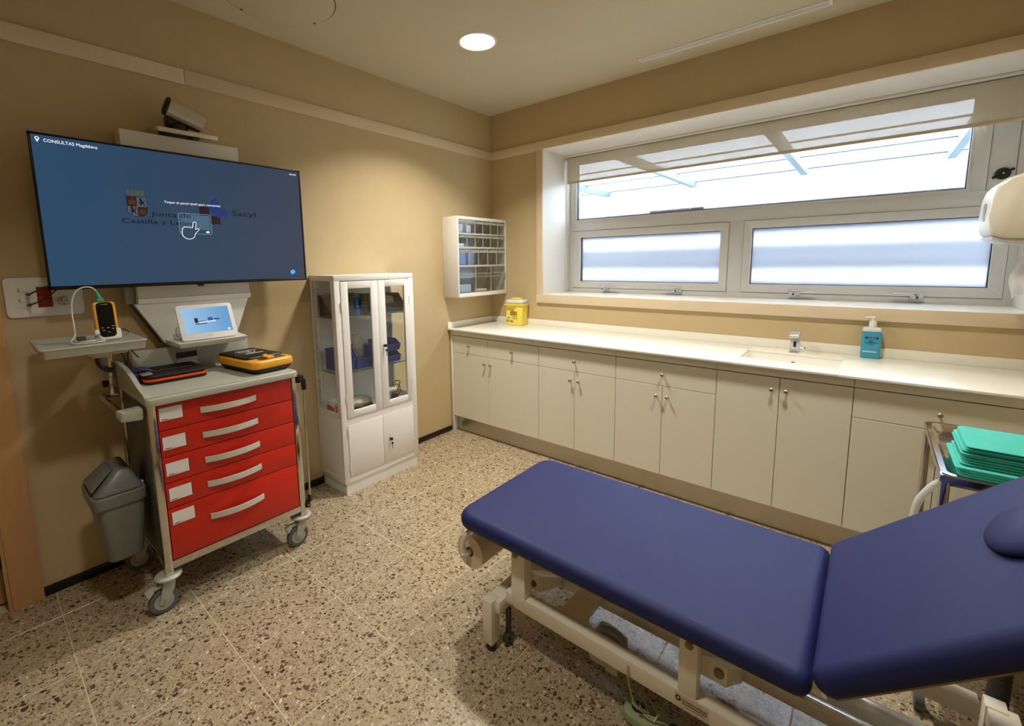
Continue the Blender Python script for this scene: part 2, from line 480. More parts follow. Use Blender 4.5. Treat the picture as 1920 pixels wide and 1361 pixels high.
obj('screw', B().cyl((-.051, -3.29, .195), (-.048, -3.29, .195), .004, 10).cyl((-.051, -3.29, .225), (-.048, -3.29, .225), .004, 10).cyl((-.051, -3.29, .258), (-.048, -3.29, .258), .004, 10), chrome, hg)

# ------------------------------------------------------------------ window
win = struct('window_1', loc=(.571, .44, 1.17), label='wide aluminium window with two obscure glass sashes below a clear light')
Y0, Y1 = .44, .497
def bar(x0, x1, z0, z1, name='frame_bar', y0=Y0, m=None):
    return obj(name, B().box(x0, x1, y0, Y1, z0, z1, .0012), m or alu, win)
bar(.571, .609, 1.17, 1.716); bar(3.259, 3.295, 1.17, 1.716); bar(.609, 3.259, 1.17, 1.208)
bar(1.893, 1.987, 1.208, 1.716, 'mullion'); bar(.571, 3.295, 1.716, 1.797, 'transom')
bar(.571, .618, 1.797, 2.367); bar(.618, 3.147, 2.318, 2.367); bar(3.090, 3.147, 1.797, 2.318, 'mullion'); bar(3.252, 3.295, 1.797, 2.367); bar(3.147, 3.252, 2.318, 2.367)
vent = obj('vent_panel', B().box(3.1495, 3.2495, Y0 + .006, Y1, 1.80, 2.316, .001), alu, win)
obj('panel_gasket', B().box(3.147, 3.1495, Y0 + .02, Y1, 1.797, 2.318).box(3.2495, 3.252, Y0 + .02, Y1, 1.797, 2.318), gasket, win)
kb = obj('vent_knob', B().lathe([(.03, 0), (.03, -.012), (.024, -.018), (.006, -.019)], (3.203, Y0 + .006, 1.879), 24, 'y').prism([(3.203 + a * math.cos(.5) - b_ * math.sin(.5), 1.879 + a * math.sin(.5) + b_ * math.cos(.5)) for a, b_ in ((-.043, -.006), (.043, -.006), (.043, .006), (-.043, .006))], 'y', Y0 - .003, Y0 - .019), black_pl, win, label='black turn knob')
obj('screw', B().cyl((3.203, Y0 - .018, 1.879), (3.203, Y0 - .0215, 1.879), .004, 10), chrome, kb)
def sash(name, x0, x1, z0, z1, gx0, gx1, gz0, gz1, pane_m, yf, label, panename):
    s = obj(name, B().prism([(x0, z0), (gx0, gz0), (gx0, gz1), (x0, z1)], 'y', yf, Y1 - .004, .0008)
            .prism([(x1, z0), (x1, z1), (gx1, gz1), (gx1, gz0)], 'y', yf, Y1 - .004, .0008)
            .prism([(x0, z0), (x1, z0), (gx1, gz0), (gx0, gz0)], 'y', yf, Y1 - .004, .0008)
            .prism([(x0, z1), (gx0, gz1), (gx1, gz1), (x1, z1)], 'y', yf, Y1 - .004, .0008), alu, win, label=label)
    w = .004
    obj('gasket', B().box(gx0, gx0 + w, Y0 + .012, Y1 - .01, gz0, gz1).box(gx1 - w, gx1, Y0 + .012, Y1 - .01, gz0, gz1)
        .box(gx0, gx1, Y0 + .012, Y1 - .01, gz0, gz0 + w).box(gx0, gx1, Y0 + .012, Y1 - .01, gz1 - w, gz1), gasket, s)
    obj(panename, B().box(gx0 + .001, gx1 - .001, Y0 + .026, Y0 + .032, gz0 + .001, gz1 - .001), pane_m, s)
    return s
sash('sash', .6115, 1.8905, 1.2105, 1.7135, .68, 1.838, 1.267, 1.656, frost, Y0 - .008, 'left lower sash with obscure glass', 'pane')
sash('sash', 1.9895, 3.2565, 1.2105, 1.7135, 2.04, 3.20, 1.267, 1.660, frost, Y0 - .008, 'right lower sash with obscure glass', 'pane')
sash('fixed_light', .618, 3.090, 1.797, 2.318, .634, 3.073, 1.815, 2.305, glass, Y0 + .002, 'clear upper light', 'pane')
for x, d in ((.929, 1), (1.546, -1), (2.313, 1), (2.919, -1)):
    h = obj('window_handle', B().box(x - .03, x + .03, Y0 - .016, Y0 - .008, 1.196, 1.232, .002).cyl((x, Y0 - .016, 1.214), (x, Y0 - .04, 1.214), .011, 14)
            .box(x - .014, x + .014, Y0 - .056, Y0 - .036, 1.198, 1.232, .003)
            .box(min(x, x + .115 * d), max(x, x + .115 * d), Y0 - .056, Y0 - .042, 1.216, 1.231, .004), mat('satin_chrome', (214, 220, 230), .25, metal=.45), win)
    obj('lock_button', B().box(x - .006, x + .006, Y0 - .0575, Y0 - .0555, 1.2015, 1.2125), black_pl, h)
    obj('strike_plate', B().box(x - .034, x + .034, Y0 - .012, Y0 + .002, 1.1802, 1.1955, .001), alu, h)

# outside: canopy, opposite wall, louvre bars
cp = thing('canopy', (1.4, 1.9, 2.36), 'white translucent canopy roof on pale blue rafters outside the window', 'canopy')
raf = mat('rafter_blue', (84, 104, 118), .5)
seam = mat('sheet_joint', (52, 64, 74), .6)
for x in (-1.46, -.29, .88, 2.05, 3.2, 4.37, 5.5):
    obj('rafter', B().prism([(x - .035, 2.43), (x - .03, 2.36), (x + .03, 2.36), (x + .035, 2.43)], 'y', .52, 3.0), raf, cp)
for k, (a, b_) in enumerate(((.52, .76), (.765, 1.51), (1.515, 2.26), (2.265, 2.99))):
    obj('roof_sheet', B().box(-2, 6, a, b_, 2.432, 2.438), sheet_m, cp)
for y in (.7625, 1.5125, 2.2625, 2.9925):
    obj('sheet_joint', B().box(-2, 6, y - .024, y + .024, 2.424, 2.4315), seam, cp)
struct('wall_opposite', B().box(-4, 8, 3.2, 3.3, -1.0, 2.7), mat('white_render', (120, 118, 118), .8), label='bright white wall across the yard')
struct('ground_outside', B().box(-4, 8, .5, 3.2, -1.1, -1.0), mat('pale_paving', (130, 128, 124), .8))
lv = thing('louvre_screen', (1.9, .62, 1.2), 'grey blue horizontal louvre bars outside the obscure glass', 'louvre')
lvm = cloth_sheet('louvre_polycarbonate', (82, 88, 104), .0, .45)
for z0, z1 in ((1.635, 1.735), (1.375, 1.54), (1.16, 1.27)):
    obj('louvre_bar', B().box(.2, 3.9, .68, .684, z0, z1), lvm, lv)
for x in (.25, 3.85):
    obj('upright', B().box(x - .02, x + .02, .685, .71, -1.0, 1.76), alu, lv)
ol = thing('outer_sill', (1.9, .52, 1.79), 'white outer ledge below the clear upper light', 'ledge')
obj('ledge', B().box(.5, 3.4, .505, .58, 1.79, 1.832, .003), mat('white_ledge', (120, 126, 134), .5), ol)
for k in range(4):
    obj('brick', B().box(1.28 + k * .105, 1.38 + k * .105, .502, .54, 1.8335, 1.846), mat('mauve_brick', (190, 180, 188), .7), ol)

# ------------------------------------------------------------------ roller blind
bl = thing('roller_blind', (1.94, .37, 2.35), 'partly lowered cream roller blind across the top of the window', 'blind')
obj('headrail', B().box(.577, 3.29, .335, .41, 2.352, 2.366, .002), white_plastic, bl)
obj('roller', B().cyl((.585, .372, 2.334), (3.285, .372, 2.334), .017, 18), white_plastic, bl)
obj('fabric', B().box(.588, 3.282, .3535, .3545, 2.142, 2.345), blind_m, bl)
obj('bottom_bar', B().box(.588, 3.282, .349, .359, 2.124, 2.143, .003), mat('blind_bar', (206, 186, 152), .45), bl)
ch = obj('pull_chain', B().tube([(.5765, .36, 2.34), (.5762, .362, 1.9), (.5765, .364, 1.5), (.577, .366, 1.24)], .0028, 8).tube([(.5765, .385, 2.34), (.5762, .383, 1.9), (.5765, .38, 1.5), (.577, .376, 1.24)], .0028, 8), white_plastic, bl)
obj('chain_weight', B().lathe([(.003, 0), (.009, .006), (.010, .03), (.007, .055), (.003, .06)], (.5815, .371, 1.185), 14), frost_pl, ch)

# ------------------------------------------------------------------ ceiling fittings
lamp_glow = mat('lamp_diffuser', (255, 244, 220), .5, emit=9, noise=.01)
names = ['round recessed downlight glowing white, above the glazed cabinet', 'round recessed downlight over the sink end, above the frame', 'round recessed downlight near the viewer, above the frame']
for (x, y, w), lb in zip(DOWNLIGHTS, names):
    d = thing('downlight', (x, y, ZC), lb, 'light', 'recessed ceiling downlights')
    obj('ring', B().lathe([(.118, 0), (.116, -.004), (.104, -.006), (.100, -.002), (.100, 0)], (x, y, ZC), 40), white_plastic, d)
    obj('diffuser', B().lathe([(.101, -.0005), (.099, -.0025), (.01, -.003)], (x, y, ZC), 40), lamp_glow, d)
    ld = bpy.data.lights.new('downlight_lamp', 'AREA'); ld.shape = 'DISK'; ld.size = .19; ld.energy = w; ld.color = WARM; ld.spread = math.radians(118)
    lo = bpy.data.objects.new('downlight_lamp', ld); C.objects.link(lo); lo.parent = d; lo.location = (0, 0, -.006)
sg = thing('linear_diffuser', (1.96, -.205, ZC), 'long white slotted air diffuser in the ceiling', 'air vent')
obj('frame', B().box(1.455, 2.457, -.235, -.2235, ZC - .006, ZC, .001).box(1.455, 2.457, -.1845, -.173, ZC - .006, ZC, .001).box(1.455, 1.467, -.2235, -.1845, ZC - .006, ZC).box(2.445, 2.457, -.2235, -.1845, ZC - .006, ZC), mat('bright_white', (250, 250, 250), .4), sg)
obj('slot_back', B().box(1.467, 2.445, -.2235, -.1845, ZC - .0012, ZC), dark_pl, sg)
for y in (-.2155, -.204, -.1925):
    obj('blade', B().box(1.467, 2.445, y - .0028, y + .0028, ZC - .006, ZC - .0012), mat('bright_white', (250, 250, 250), .4), sg)
hp = thing('ceiling_speaker_plate', (.42, -2.09, ZC), 'round beige cover plate flush in the ceiling above the screen', 'cover plate')
obj('plate', B().lathe([(.258, 0), (.258, -.004), (.25, -.006), (.01, -.006)], (.42, -2.09, ZC), 48), ceil_m, hp)
obj('shadow_gap', B().lathe([(.264, 0), (.264, -.0012), (.2585, -.0012), (.2585, 0)], (.42, -2.09, ZC), 48, caps=False), mat('gap_brown', (92, 76, 52), .8), hp)
for a in (200, 290, 20, 110):
    obj('screw', B().cyl((.42 + .245 * math.cos(math.radians(a)), -2.09 + .245 * math.sin(math.radians(a)), ZC - .005), (.42 + .245 * math.cos(math.radians(a)), -2.09 + .245 * math.sin(math.radians(a)), ZC - .008), .006, 10), dark_pl, hp)
# ================================================================== BASE CABINETS AND WORKTOP
YF = -.57
def knob(x, z, parent):
    obj('knob', B().lathe([(.005, 0), (.005, -.012), (.0095, -.014), (.010, -.022), (.008, -.024)], (x, YF, z), 16, 'y'), steel, parent)
def front(name, x0, x1, z0, z1, kx, kz, root):
    d = obj(name, B().box(x0 + .0015, x1 - .0015, YF, -.551, z0 + .0015, z1 - .0015, .0008, 1), cab_m, root)
    for k in (kx if isinstance(kx, (list, tuple)) else [kx]): knob(k, kz, d)
def unit(x0, x1, label, parts, ztop=.84):
    r = thing('base_cabinet', ((x0 + x1) / 2, -.3, 0), label, 'cabinet', 'cream base cabinets under the worktop')
    obj('carcass', B().box(x0 + .001, x1 - .001, -.55, -.005, .137, ztop), cab_m, r)
    obj('fascia', B().box(x0 + .001, x1 - .001, YF, -.54, .8435, .886), cab_m, r)
    for p in parts: front(*p, r)
ZD = .697
unit(.027, .907, 'cream base cabinet in the corner, two drawers above two doors', [('drawer', .027, .422, ZD, .84, .223, .766), ('drawer', .422, .907, ZD, .84, .667, .768), ('cabinet_door', .027, .422, .137, ZD, .391, .637), ('cabinet_door', .422, .907, .137, ZD, .453, .637)])
unit(.907, 1.501, 'cream base cabinet with one drawer, second from the corner', [('drawer', .907, 1.501, ZD, .84, 1.207, .768), ('cabinet_door', .907, 1.203, .137, ZD, 1.175, .634), ('cabinet_door', 1.203, 1.501, .137, ZD, 1.238, .634)])
unit(1.501, 2.094, 'cream base cabinet with one drawer, just left of the sink cabinet', [('drawer', 1.501, 2.094, ZD, .84, 1.801, .767), ('cabinet_door', 1.501, 1.799, .137, ZD, 1.768, .634), ('cabinet_door', 1.799, 2.094, .137, ZD, 1.833, .634)])
unit(2.094, 2.686, 'cream sink cabinet with two full height doors', [('cabinet_door', 2.094, 2.391, .137, .84, 2.359, .775), ('cabinet_door', 2.391, 2.686, .137, .84, 2.422, .775)], .765)
unit(2.686, 3.28, 'cream base cabinet behind the steel trolley, right of the sink cabinet', [('drawer', 2.686, 3.28, ZD, .84, 2.977, .771), ('cabinet_door', 2.686, 2.982, .137, ZD, 2.95, .634), ('cabinet_door', 2.982, 3.28, .137, ZD, 3.014, .634)])
ep = obj('end_panel', B().box(.0135, .026, -.58, -.001, 0, .8865, .001), white_metal)
tag(ep, 'thin white end panel closing the cabinet row against the left wall', 'panel')
kbd = obj('kickboard', B().box(.027, XR - .002, -.528, -.5105, .001, .1365), steel)
tag(kbd, 'brushed steel kickboard below the cream cabinets', 'kickboard')
wt = thing('worktop', (1.65, -.3, .888), 'long white worktop with low upstand running below the window', 'worktop')
SX0, SX1, SY0, SY1 = 2.172, 2.622, -.435, -.17
obj('slab', B().box(.001, SX0, -.602, -.001, .888, .9, .001).box(SX1, XR - .001, -.602, -.001, .888, .9, .001).box(SX0, SX1, -.602, SY0, .888, .9, .001).box(SX0, SX1, SY1, -.001, .888, .9, .001), top_m, wt)
obj('upstand', B().box(.013, XR - .001, -.013, -.001, .9003, .952, .001), top_m, wt)
obj('upstand', B().box(.001, .013, -.602, -.001, .9003, .952, .001), top_m, wt)
sk = thing('sink', (2.4, -.3, .8), 'white rectangular undermount sink', 'sink')
def basin():
    b = B(); t = .012
    x0, x1, y0, y1 = SX0, SX1, SY0, SY1
    P = lambda i, z: [(x0 + i, y0 + i, z), (x1 - i, y0 + i, z), (x1 - i, y1 - i, z), (x0 + i, y1 - i, z)]
    rings = [P(-.008, .8875), P(.0, .8875), P(.004, .87), P(.03, .79), P(.05, .782)]
    V = [[b.bm.verts.new(p) for p in r] for r in rings]
    for a, c in zip(V, V[1:]):
        for k in range(4): b.bm.faces.new([a[k], a[(k + 1) % 4], c[(k + 1) % 4], c[k]])
    b.bm.faces.new(V[-1])
    Q = [P(-.008, .8875), P(-.008, .86), P(.02, .772)]
    W = [V[0]] + [[b.bm.verts.new(p) for p in r] for r in Q[1:]]
    for a, c in zip(W, W[1:]):
        for k in range(4): b.bm.faces.new([a[k], c[k], c[(k + 1) % 4], a[(k + 1) % 4]])
    b.bm.faces.new(W[-1][::-1])
    return b
obj('basin', basin(), top_m, sk, sharp=60)
obj('drain', B().lathe([(.03, 0), (.028, .003), (.012, .001)], (2.4, -.3, .7825), 20), chrome, sk)
obj('overflow', B().lathe([(.011, 0), (.011, -.004), (.006, -.004)], (2.4, SY1 - .012, .846), 18, 'y'), dark_pl, sk)
fc = thing('faucet', (2.395, -.09, .9), 'small square chrome sensor faucet behind the sink', 'faucet')
obj('body', B().hexa([(2.371, -.112, .9003), (2.419, -.112, .9003), (2.419, -.066, .9003), (2.371, -.066, .9003), (2.374, -.112, 1.0), (2.416, -.112, 1.0), (2.416, -.066, 1.0), (2.374, -.066, 1.0)], .004), mat('faucet_chrome', (226, 230, 236), .18, metal=.6), fc)
obj('spout', B().hexa([(2.372, -.192, .995), (2.418, -.192, .995), (2.418, -.064, .999), (2.372, -.064, .999), (2.372, -.192, 1.008), (2.418, -.192, 1.008), (2.418, -.064, 1.026), (2.372, -.064, 1.026)], .003), mat('faucet_chrome', (226, 230, 236), .18, metal=.6), fc)
obj('sensor_eye', B().rslab(2.388, 2.402, .93, .966, -.001, .001, .0065, .0005).rot((0, 0, 0), 'X', PI / 2).move(0, -.1125, 0), black_pl, fc)
obj('mixing_lever', B().cyl((2.418, -.09, .925), (2.438, -.09, .925), .003, 10).ball((2.441, -.09, .925), .006, .006, .006, 10, 6), chrome, fc)
# gel bottle
sb = thing('gel_bottle', (2.733, -.05, .9), 'pump bottle of blue hand gel standing right of the faucet', 'bottle')
bx0, bx1, by0, by1 = 2.691, 2.775, -.078, -.022
obj('bottle_body', B().rslab(bx0, bx1, by0, by1, .9003, 1.042, .014, .006), skyblue_liquid, sb)
obj('bottle_shoulder', B().rslab(bx0 + .0005, bx1 - .0005, by0 + .0005, by1 - .0005, 1.0425, 1.069, .014, .012), frost_pl, sb)
obj('cap', B().lathe([(.017, 0), (.017, .03), (.012, .032), (.010, .034)], (2.733, -.05, 1.0695), 20), white_plastic, sb)
obj('pump_nozzle', B().cyl((2.733, -.05, 1.103), (2.733, -.05, 1.121), .007, 14).hexa([(2.698, -.058, 1.119), (2.742, -.058, 1.119), (2.742, -.042, 1.119), (2.698, -.042, 1.119), (2.698, -.055, 1.124), (2.742, -.058, 1.129), (2.742, -.042, 1.129), (2.698, -.045, 1.124)], .002), white_plastic, sb)
navy_ink = mat('navy_ink', (16, 20, 90), .4)
lb = flat('label_bar', [[(2.707, 1.008), (2.762, 1.008), (2.762, 1.018), (2.707, 1.018)]], 'y', by0 - .0008, navy_ink, sb)
text('lettering', 'Sterillium', (2.7345, by0 - .0009, 1.0105), (1, 0, 0), (0, 0, 1), .0055, white_ink, sb, width=.034, align='CENTER')
flat('print', [[(2.705, .986), (2.758, .986), (2.758, .9885), (2.705, .9885)], [(2.718, .980), (2.746, .980), (2.746, .9815), (2.718, .9815)], [(2.722, .976), (2.742, .976), (2.742, .9772), (2.722, .9772)]] + ringpolys([(2.722, .992), (2.723, 1.0), (2.727, .994), (2.7305, 1.002), (2.734, .994), (2.738, 1.0), (2.739, .992)], .0012), 'y', by0 - .0006, navy_ink, sb)
flat('print', [[(2.699, .934), (2.757, .934), (2.757, .941), (2.699, .941)]], 'y', by0 - .0006, mat('pale_blue_print', (170, 214, 230), .5), sb)
# sharps container (turned a little)
sc_ = thing('sharps_container', (.352, -.0875, .9), 'yellow sharps container with pale domed lid in the worktop corner', 'container')
cx, cy = .352, -.0875
obj('container_body', B().rslab(cx - .082, cx + .082, cy - .07, cy + .07, .9003, 1.075, .02, .006, taper=.006), yellow, sc_)
obj('rim', B().rslab(cx - .09, cx + .09, cy - .078, cy + .078, 1.0755, 1.088, .024, .003), yellow, sc_)
obj('lid', B().rslab(cx - .084, cx + .084, cy - .072, cy + .072, 1.0885, 1.124, .03, .034, n=6, m=5), frost_pl, sc_)
obj('lid_ring', B().lathe([(.052, 0), (.054, .002), (.054, .012), (.048, .015), (.01, .015)], (cx, cy, 1.1243), 30), yellow, sc_)
olive = mat('olive_print', (120, 112, 40), .6); red_print = mat('faded_red_print', (206, 120, 70), .6); grey_print = mat('grey_print', (150, 148, 140), .6); cream_print = mat('cream_print', (240, 226, 160), .6)
yb = cy - .0706
def lines(x0, x1, zs, h=.0022): return [[(x0, z), (x1, z), (x1, z + h), (x0, z + h)] for z in zs]
def lb_(name, polys, m):     # printed on the slightly leaning front face
    b = B()
    for p in polys:
        q = [(a, yb + .006 * (1 - (z - .9) / .175) - .0006, z) for a, z in p]
        r = [(a, y_ - .0008, z) for a, y_, z in q]
        v = [b.bm.verts.new(t) for t in q]; w = [b.bm.verts.new(t) for t in r]; n = len(q)
        b.bm.faces.new(w)
        for i in range(n): b.bm.faces.new([v[i], v[(i + 1) % n], w[(i + 1) % n], w[i]])
    obj(name, b, m, sc_)
lb_('print', lines(cx - .072, cx + .03, (1.052, 1.056), .003), red_print)
lb_('print', lines(cx - .02, cx + .01, (1.026,), .018), red_print)
lb_('print', lines(cx - .066, cx - .02, (1.043, 1.036)) + lines(cx - .03, cx + .036, (1.022, 1.016, 1.010, 1.004, .998, .992)), olive)
lb_('print', [[(cx - .07, .975), (cx - .045, .957), (cx - .02, .975), (cx - .045, .993)]], cream_print)
lb_('print', [[(cx - .06, .973), (cx - .045, .961), (cx - .03, .973), (cx - .045, .978)]], grey_print)
lb_('print', [circ(cx + dx, dz, .004, .006, 10) for dx in (0, .016, .032) for dz in (.979, .962)] + lines(cx - .068, cx - .045, (.935, .940, .945)) + lines(cx - .035, cx - .002, (.933, .938, .943)), olive)
lb_('print', [circ(cx + .02, .943, .014, .012, 16)], cream_print)
sc_.rotation_euler = (0, 0, math.radians(9))

# ================================================================== WALL ORGANISER
og = thing('bin_organiser', (.087, -.318, 1.168), 'white wall cabinet of clear tilt bins in the corner above the worktop', 'organiser')
oy0, oy1, oz0, oz1, ox = -.632, -.004, 1.168, 1.822, .175
obj('housing', B().box(.002, ox, oy0, oy0 + .014, oz0, oz1, .001).box(.002, ox, oy1 - .014, oy1, oz0, oz1, .001).box(.002, ox, oy0 + .014, oy1 - .014, oz1 - .024, oz1, .001).box(.002, ox, oy0 + .014, oy1 - .014, oz0, oz0 + .03, .001), white_metal, og)
obj('back_panel', B().box(.002, .012, oy0 + .014, oy1 - .014, oz0 + .03, oz1 - .024), mat('grey_backing', (120, 120, 112), .5), og)
rows = [(1.688, 1.797, 6), (1.577, 1.680, 6), (1.427, 1.569, 5), (1.200, 1.419, 3)]
rail_m = mat('pale_plastic_rail', (205, 206, 204), .35)
iy0, iy1 = oy0 + .015, oy1 - .015
for z in (1.680, 1.569, 1.419):
    obj('row_rail', B().box(.02, ox - .004, iy0, iy1, z + .0005, z + .0075, .001), rail_m, og)
edge_pl = mat('plastic_edge', (196, 200, 198), .25)
for z0, z1, nn in rows:
    w = (iy1 - iy0) / nn
    for k in range(nn):
        a = iy0 + k * w + .0015; c = iy0 + (k + 1) * w - .0015
        dp = .085 if nn > 3 else .11
        tb = obj('tilt_bin', B().box(ox - .008, ox - .006, a, c, z0 + .002, z1 - .004)
                 .prism([(ox - .008, z0 + .002), (ox - .008 - dp, z0 + .002), (ox - .03, z1 - .004), (ox - .008, z1 - .004)], 'y', a, a + .0015)
                 .prism([(ox - .008, z0 + .002), (ox - .008 - dp, z0 + .002), (ox - .03, z1 - .004), (ox - .008, z1 - .004)], 'y', c - .0015, c)
                 .box(ox - .008 - dp, ox - .008, a, c, z0 + .001, z0 + .0025), clear_pl, og)
        obj('bin_edge', B().box(ox - .0085, ox - .0045, a - .0026, a + .0016, z0, z1).box(ox - .0085, ox - .0045, a, c, z1 - .004, z1 - .0015).box(ox - .0085, ox - .0045, a, c, z0 + .001, z0 + .0035)
            .tube([(ox - .009 - dp, a + .002, z0 + .004), (ox - .031, a + .002, z1 - .006)], .0016, 6, 0).tube([(ox - .009 - dp, c - .002, z0 + .004), (ox - .031, c - .002, z1 - .006)], .0016, 6, 0), edge_pl, tb)
        if nn > 3:
            lp = (z1 - z0) * .26
            obj('pull_lip', B().prism([(ox - .006, z1 - lp), (ox + .006, z1 - lp * .55), (ox + .006, z1 - lp * .5), (ox - .006, z1 - lp + .006)], 'y', a + .004, c - .004), edge_pl, tb)
            obj('label_slot', B().box(ox - .0055, ox - .0045, a + .006, c - .006, z1 - lp * .55, z1 - lp * .1), clear_pl, tb)
        else:
            zl = z1 - .07
            obj('pull_lip', B().box(ox - .0055, ox + .012, a + .004, c - .004, zl - .018, zl - .016).box(ox + .011, ox + .0125, a + .004, c - .004, zl - .018, zl + .012)
                .prism([(ox - .006, zl - .018), (ox + .0125, zl - .018), (ox - .006, zl + .03)], 'y', a + .004, a + .0055).prism([(ox - .006, zl - .018), (ox + .0125, zl - .018), (ox - .006, zl + .03)], 'y', c - .0055, c - .004), clear_pl, tb)
            obj('lip_edge', B().box(ox + .0105, ox + .0130, a + .004, c - .004, zl + .0112, zl + .0132).box(ox - .0055, ox + .012, a + .004, c - .004, zl - .0200, zl - .0182), edge_pl, tb)
packs = [((.10, -.575, 1.692), (.05, .07, .07), (176, 190, 214), 'pale blue wrapped pack in the top left tilt bin'), ((.10, -.475, 1.692), (.05, .06, .065), (196, 204, 220), 'white wrapped pack in the top row, second tilt bin'),
         ((.10, -.567, 1.58), (.05, .075, .028), (222, 222, 220), 'low white pack in the second row, left tilt bin'), ((.10, -.562, 1.431), (.06, .08, .115), (92, 130, 190), 'tall blue pack in the third row, left tilt bin'),
         ((.10, -.45, 1.431), (.06, .07, .11), (104, 134, 184), 'blue pack in the third row, second tilt bin'), ((.10, -.535, 1.206), (.07, .14, .07), (150, 186, 214), 'pale blue bundle at the bottom of the large left tilt bin'),
         ((.10, -.53, 1.279), (.06, .13, .05), (60, 70, 96), 'dark rolled bandage pack in the large left tilt bin'), ((.10, -.32, 1.206), (.06, .13, .02), (214, 206, 200), 'flat white pack in the large middle tilt bin')]
for (x, y, z), (dx, dy, dz), c, lb in packs:
    tag(obj('supply_pack', B().rslab(x - dx / 2 + .03, x + dx / 2 + .03, y - dy / 2, y + dy / 2, z, z + dz, .012, min(.012, dz / 2.2)), mat('pack_%d_%d_%d' % c, c, .5, noise=.25, nscale=40), at=(x, y, z)), lb, 'pack', 'packs in the tilt bins')
tag(obj('organiser_cord', B().tube([(.14, -.0035, 1.34), (.15, -.0032, 1.30), (.146, -.0034, 1.25), (.135, -.0035, 1.2), (.12, -.0035, 1.17)], .0015, 6), mat('brown_cord', (120, 96, 60), .6), at=(.14, -.003, 1.2)), 'thin brown cord hanging beside the tilt bin cabinet', 'cord')

# ================================================================== GLAZED MEDICINE CABINET
gc = thing('medicine_cabinet', (.15, -1.508, 0), 'tall white metal medicine cabinet with glazed upper doors', 'cabinet')
gy0, gy1, gx1, gt = -1.81, -1.206, .29, 1.385
obj('plinth', B().box(.014, gx1 - .005, gy0 + .012, gy1 - .012, .0005, .0755), white_metal, gc)
obj('lower_body', B().box(.004, gx1 - .014, gy0, gy1, .0755, .5, .0015), white_metal, gc)
obj('side_bead', B().box(.02, gx1 - .03, gy0 - .002, gy0 + .001, .1, .108), white_metal, gc)
obj('top_panel', B().box(.004, gx1, gy0, gy1, 1.352, gt, .0015), white_metal, gc)
obj('back_panel', B().box(.004, .010, gy0 + .02, gy1 - .02, .5, 1.352), white_metal, gc)
for ya, yb_ in ((gy0, gy0 + .03), (gy1 - .03, gy1)):
    pst = obj('rear_post', B().box(.004, .028, ya, yb_, .5, 1.352, .001), white_metal, gc)
    obj('front_post', B().box(.248, gx1 - .014, ya, yb_, .5, 1.352, .001), white_metal, gc)
# face frame around the doors
obj('face_frame', B().box(gx1 - .014, gx1, gy0, -1.7715, .0755, 1.352, .001).box(gx1 - .014, gx1, -1.2455, gy1, .0755, 1.352, .001).box(gx1 - .014, gx1, -1.7715, -1.2455, .0755, .1125).box(gx1 - .014, gx1, -1.7715, -1.2455, .4535, .4945), white_metal, gc)
strip_m = white_metal
for ya, sgn in ((gy0 + .006, 1), (gy1 - .006, -1)):
    st = obj('shelf_rail', B().box(.0285, .058, min(ya, ya + .012 * sgn), max(ya, ya + .012 * sgn), .505, 1.35), white_metal, gc)
    for k in range(11):
        obj('slot', B().box(.037, .051, ya + (.0118 if sgn < 0 else -.0006) * sgn, ya + (.0126 if sgn < 0 else .0002) * sgn, .56 + k * .073, .5635 + k * .073), black_pl, st)
obj('side_pane', B().box(.028, .248, gy0 + .0015, gy0 + .0055, .53, 1.352), cab_glass, gc)
obj('side_pane', B().box(.028, .248, gy1 - .0055, gy1 - .0015, .53, 1.352), cab_glass, gc)
obj('sill_rail', B().box(.028, .248, gy0, gy0 + .006, .5, .53).box(.028, .248, gy1 - .006, gy1, .5, .53), white_metal, gc)
shelf_glass = clear_pane('shelf_glass', (.90, .95, .94, 1), 1.4)
for z in (1.119, .773):
    s_ = obj('glass_shelf', B().box(.03, .262, gy0 + .02, gy1 - .02, z, z + .006), shelf_glass, gc)
    obj('shelf_edge', B().box(.2621, .2631, gy0 + .02, gy1 - .02, z, z + .006).box(.03, .262, gy0 + .0195, gy0 + .02, z, z + .006), mat('green_glass_edge', (70, 92, 84), .2), s_)
def gdoor(name, y0, y1, z0, z1, pane=None, lock=None, label=None, hinge=None):
    b = B()
    if pane:
        a, c, d, e = pane
        b.box(gx1 - .012, gx1 + .004, y0, a, z0, z1, .001).box(gx1 - .012, gx1 + .004, c, y1, z0, z1, .001).box(gx1 - .012, gx1 + .004, a, c, z0, d, .001).box(gx1 - .012, gx1 + .004, a, c, e, z1, .001)
    else: b.box(gx1 - .012, gx1 + .004, y0, y1, z0, z1, .001)
    o = obj(name, b, white_metal, gc, label=label)
    if pane: obj('door_pane', B().box(gx1 - .007, gx1 - .003, a, c, d, e), cab_glass, o)
    if hinge is not None:
        for hz in (z0 + (z1 - z0) * .12, z1 - (z1 - z0) * .2):
            obj('hinge', B().cyl((gx1 + .004, hinge, hz), (gx1 + .004, hinge, hz + .05), .0045, 10), white_metal, o)
    if lock:
        ly, lz = lock
        lo = obj('lock_knob', B().cyl((gx1 + .004, ly, lz), (gx1 + .016, ly, lz), .006, 14).cyl((gx1 + .016, ly, lz), (gx1 + .026, ly, lz), .010, 16), black_pl, o)
        obj('key', B().lathe([(.0085, -.0015), (.0085, .0015)], (gx1 + .022, ly + .006, lz - .031), 14, 'x').box(gx1 + .021, gx1 + .023, ly + .0045, ly + .0075, lz - .068, lz - .038), black_pl, o)
    return o
gdoor('glazed_door', -1.7695, -1.5045, .4965, 1.3475, (-1.721, -1.557, .538, 1.304), None, 'left glazed door', -1.7705)
gdoor('glazed_door', -1.5015, -1.2475, .4965, 1.3475, (-1.447, -1.287, .538, 1.304), (-1.473, .918), 'right glazed door with black key', -1.2465)
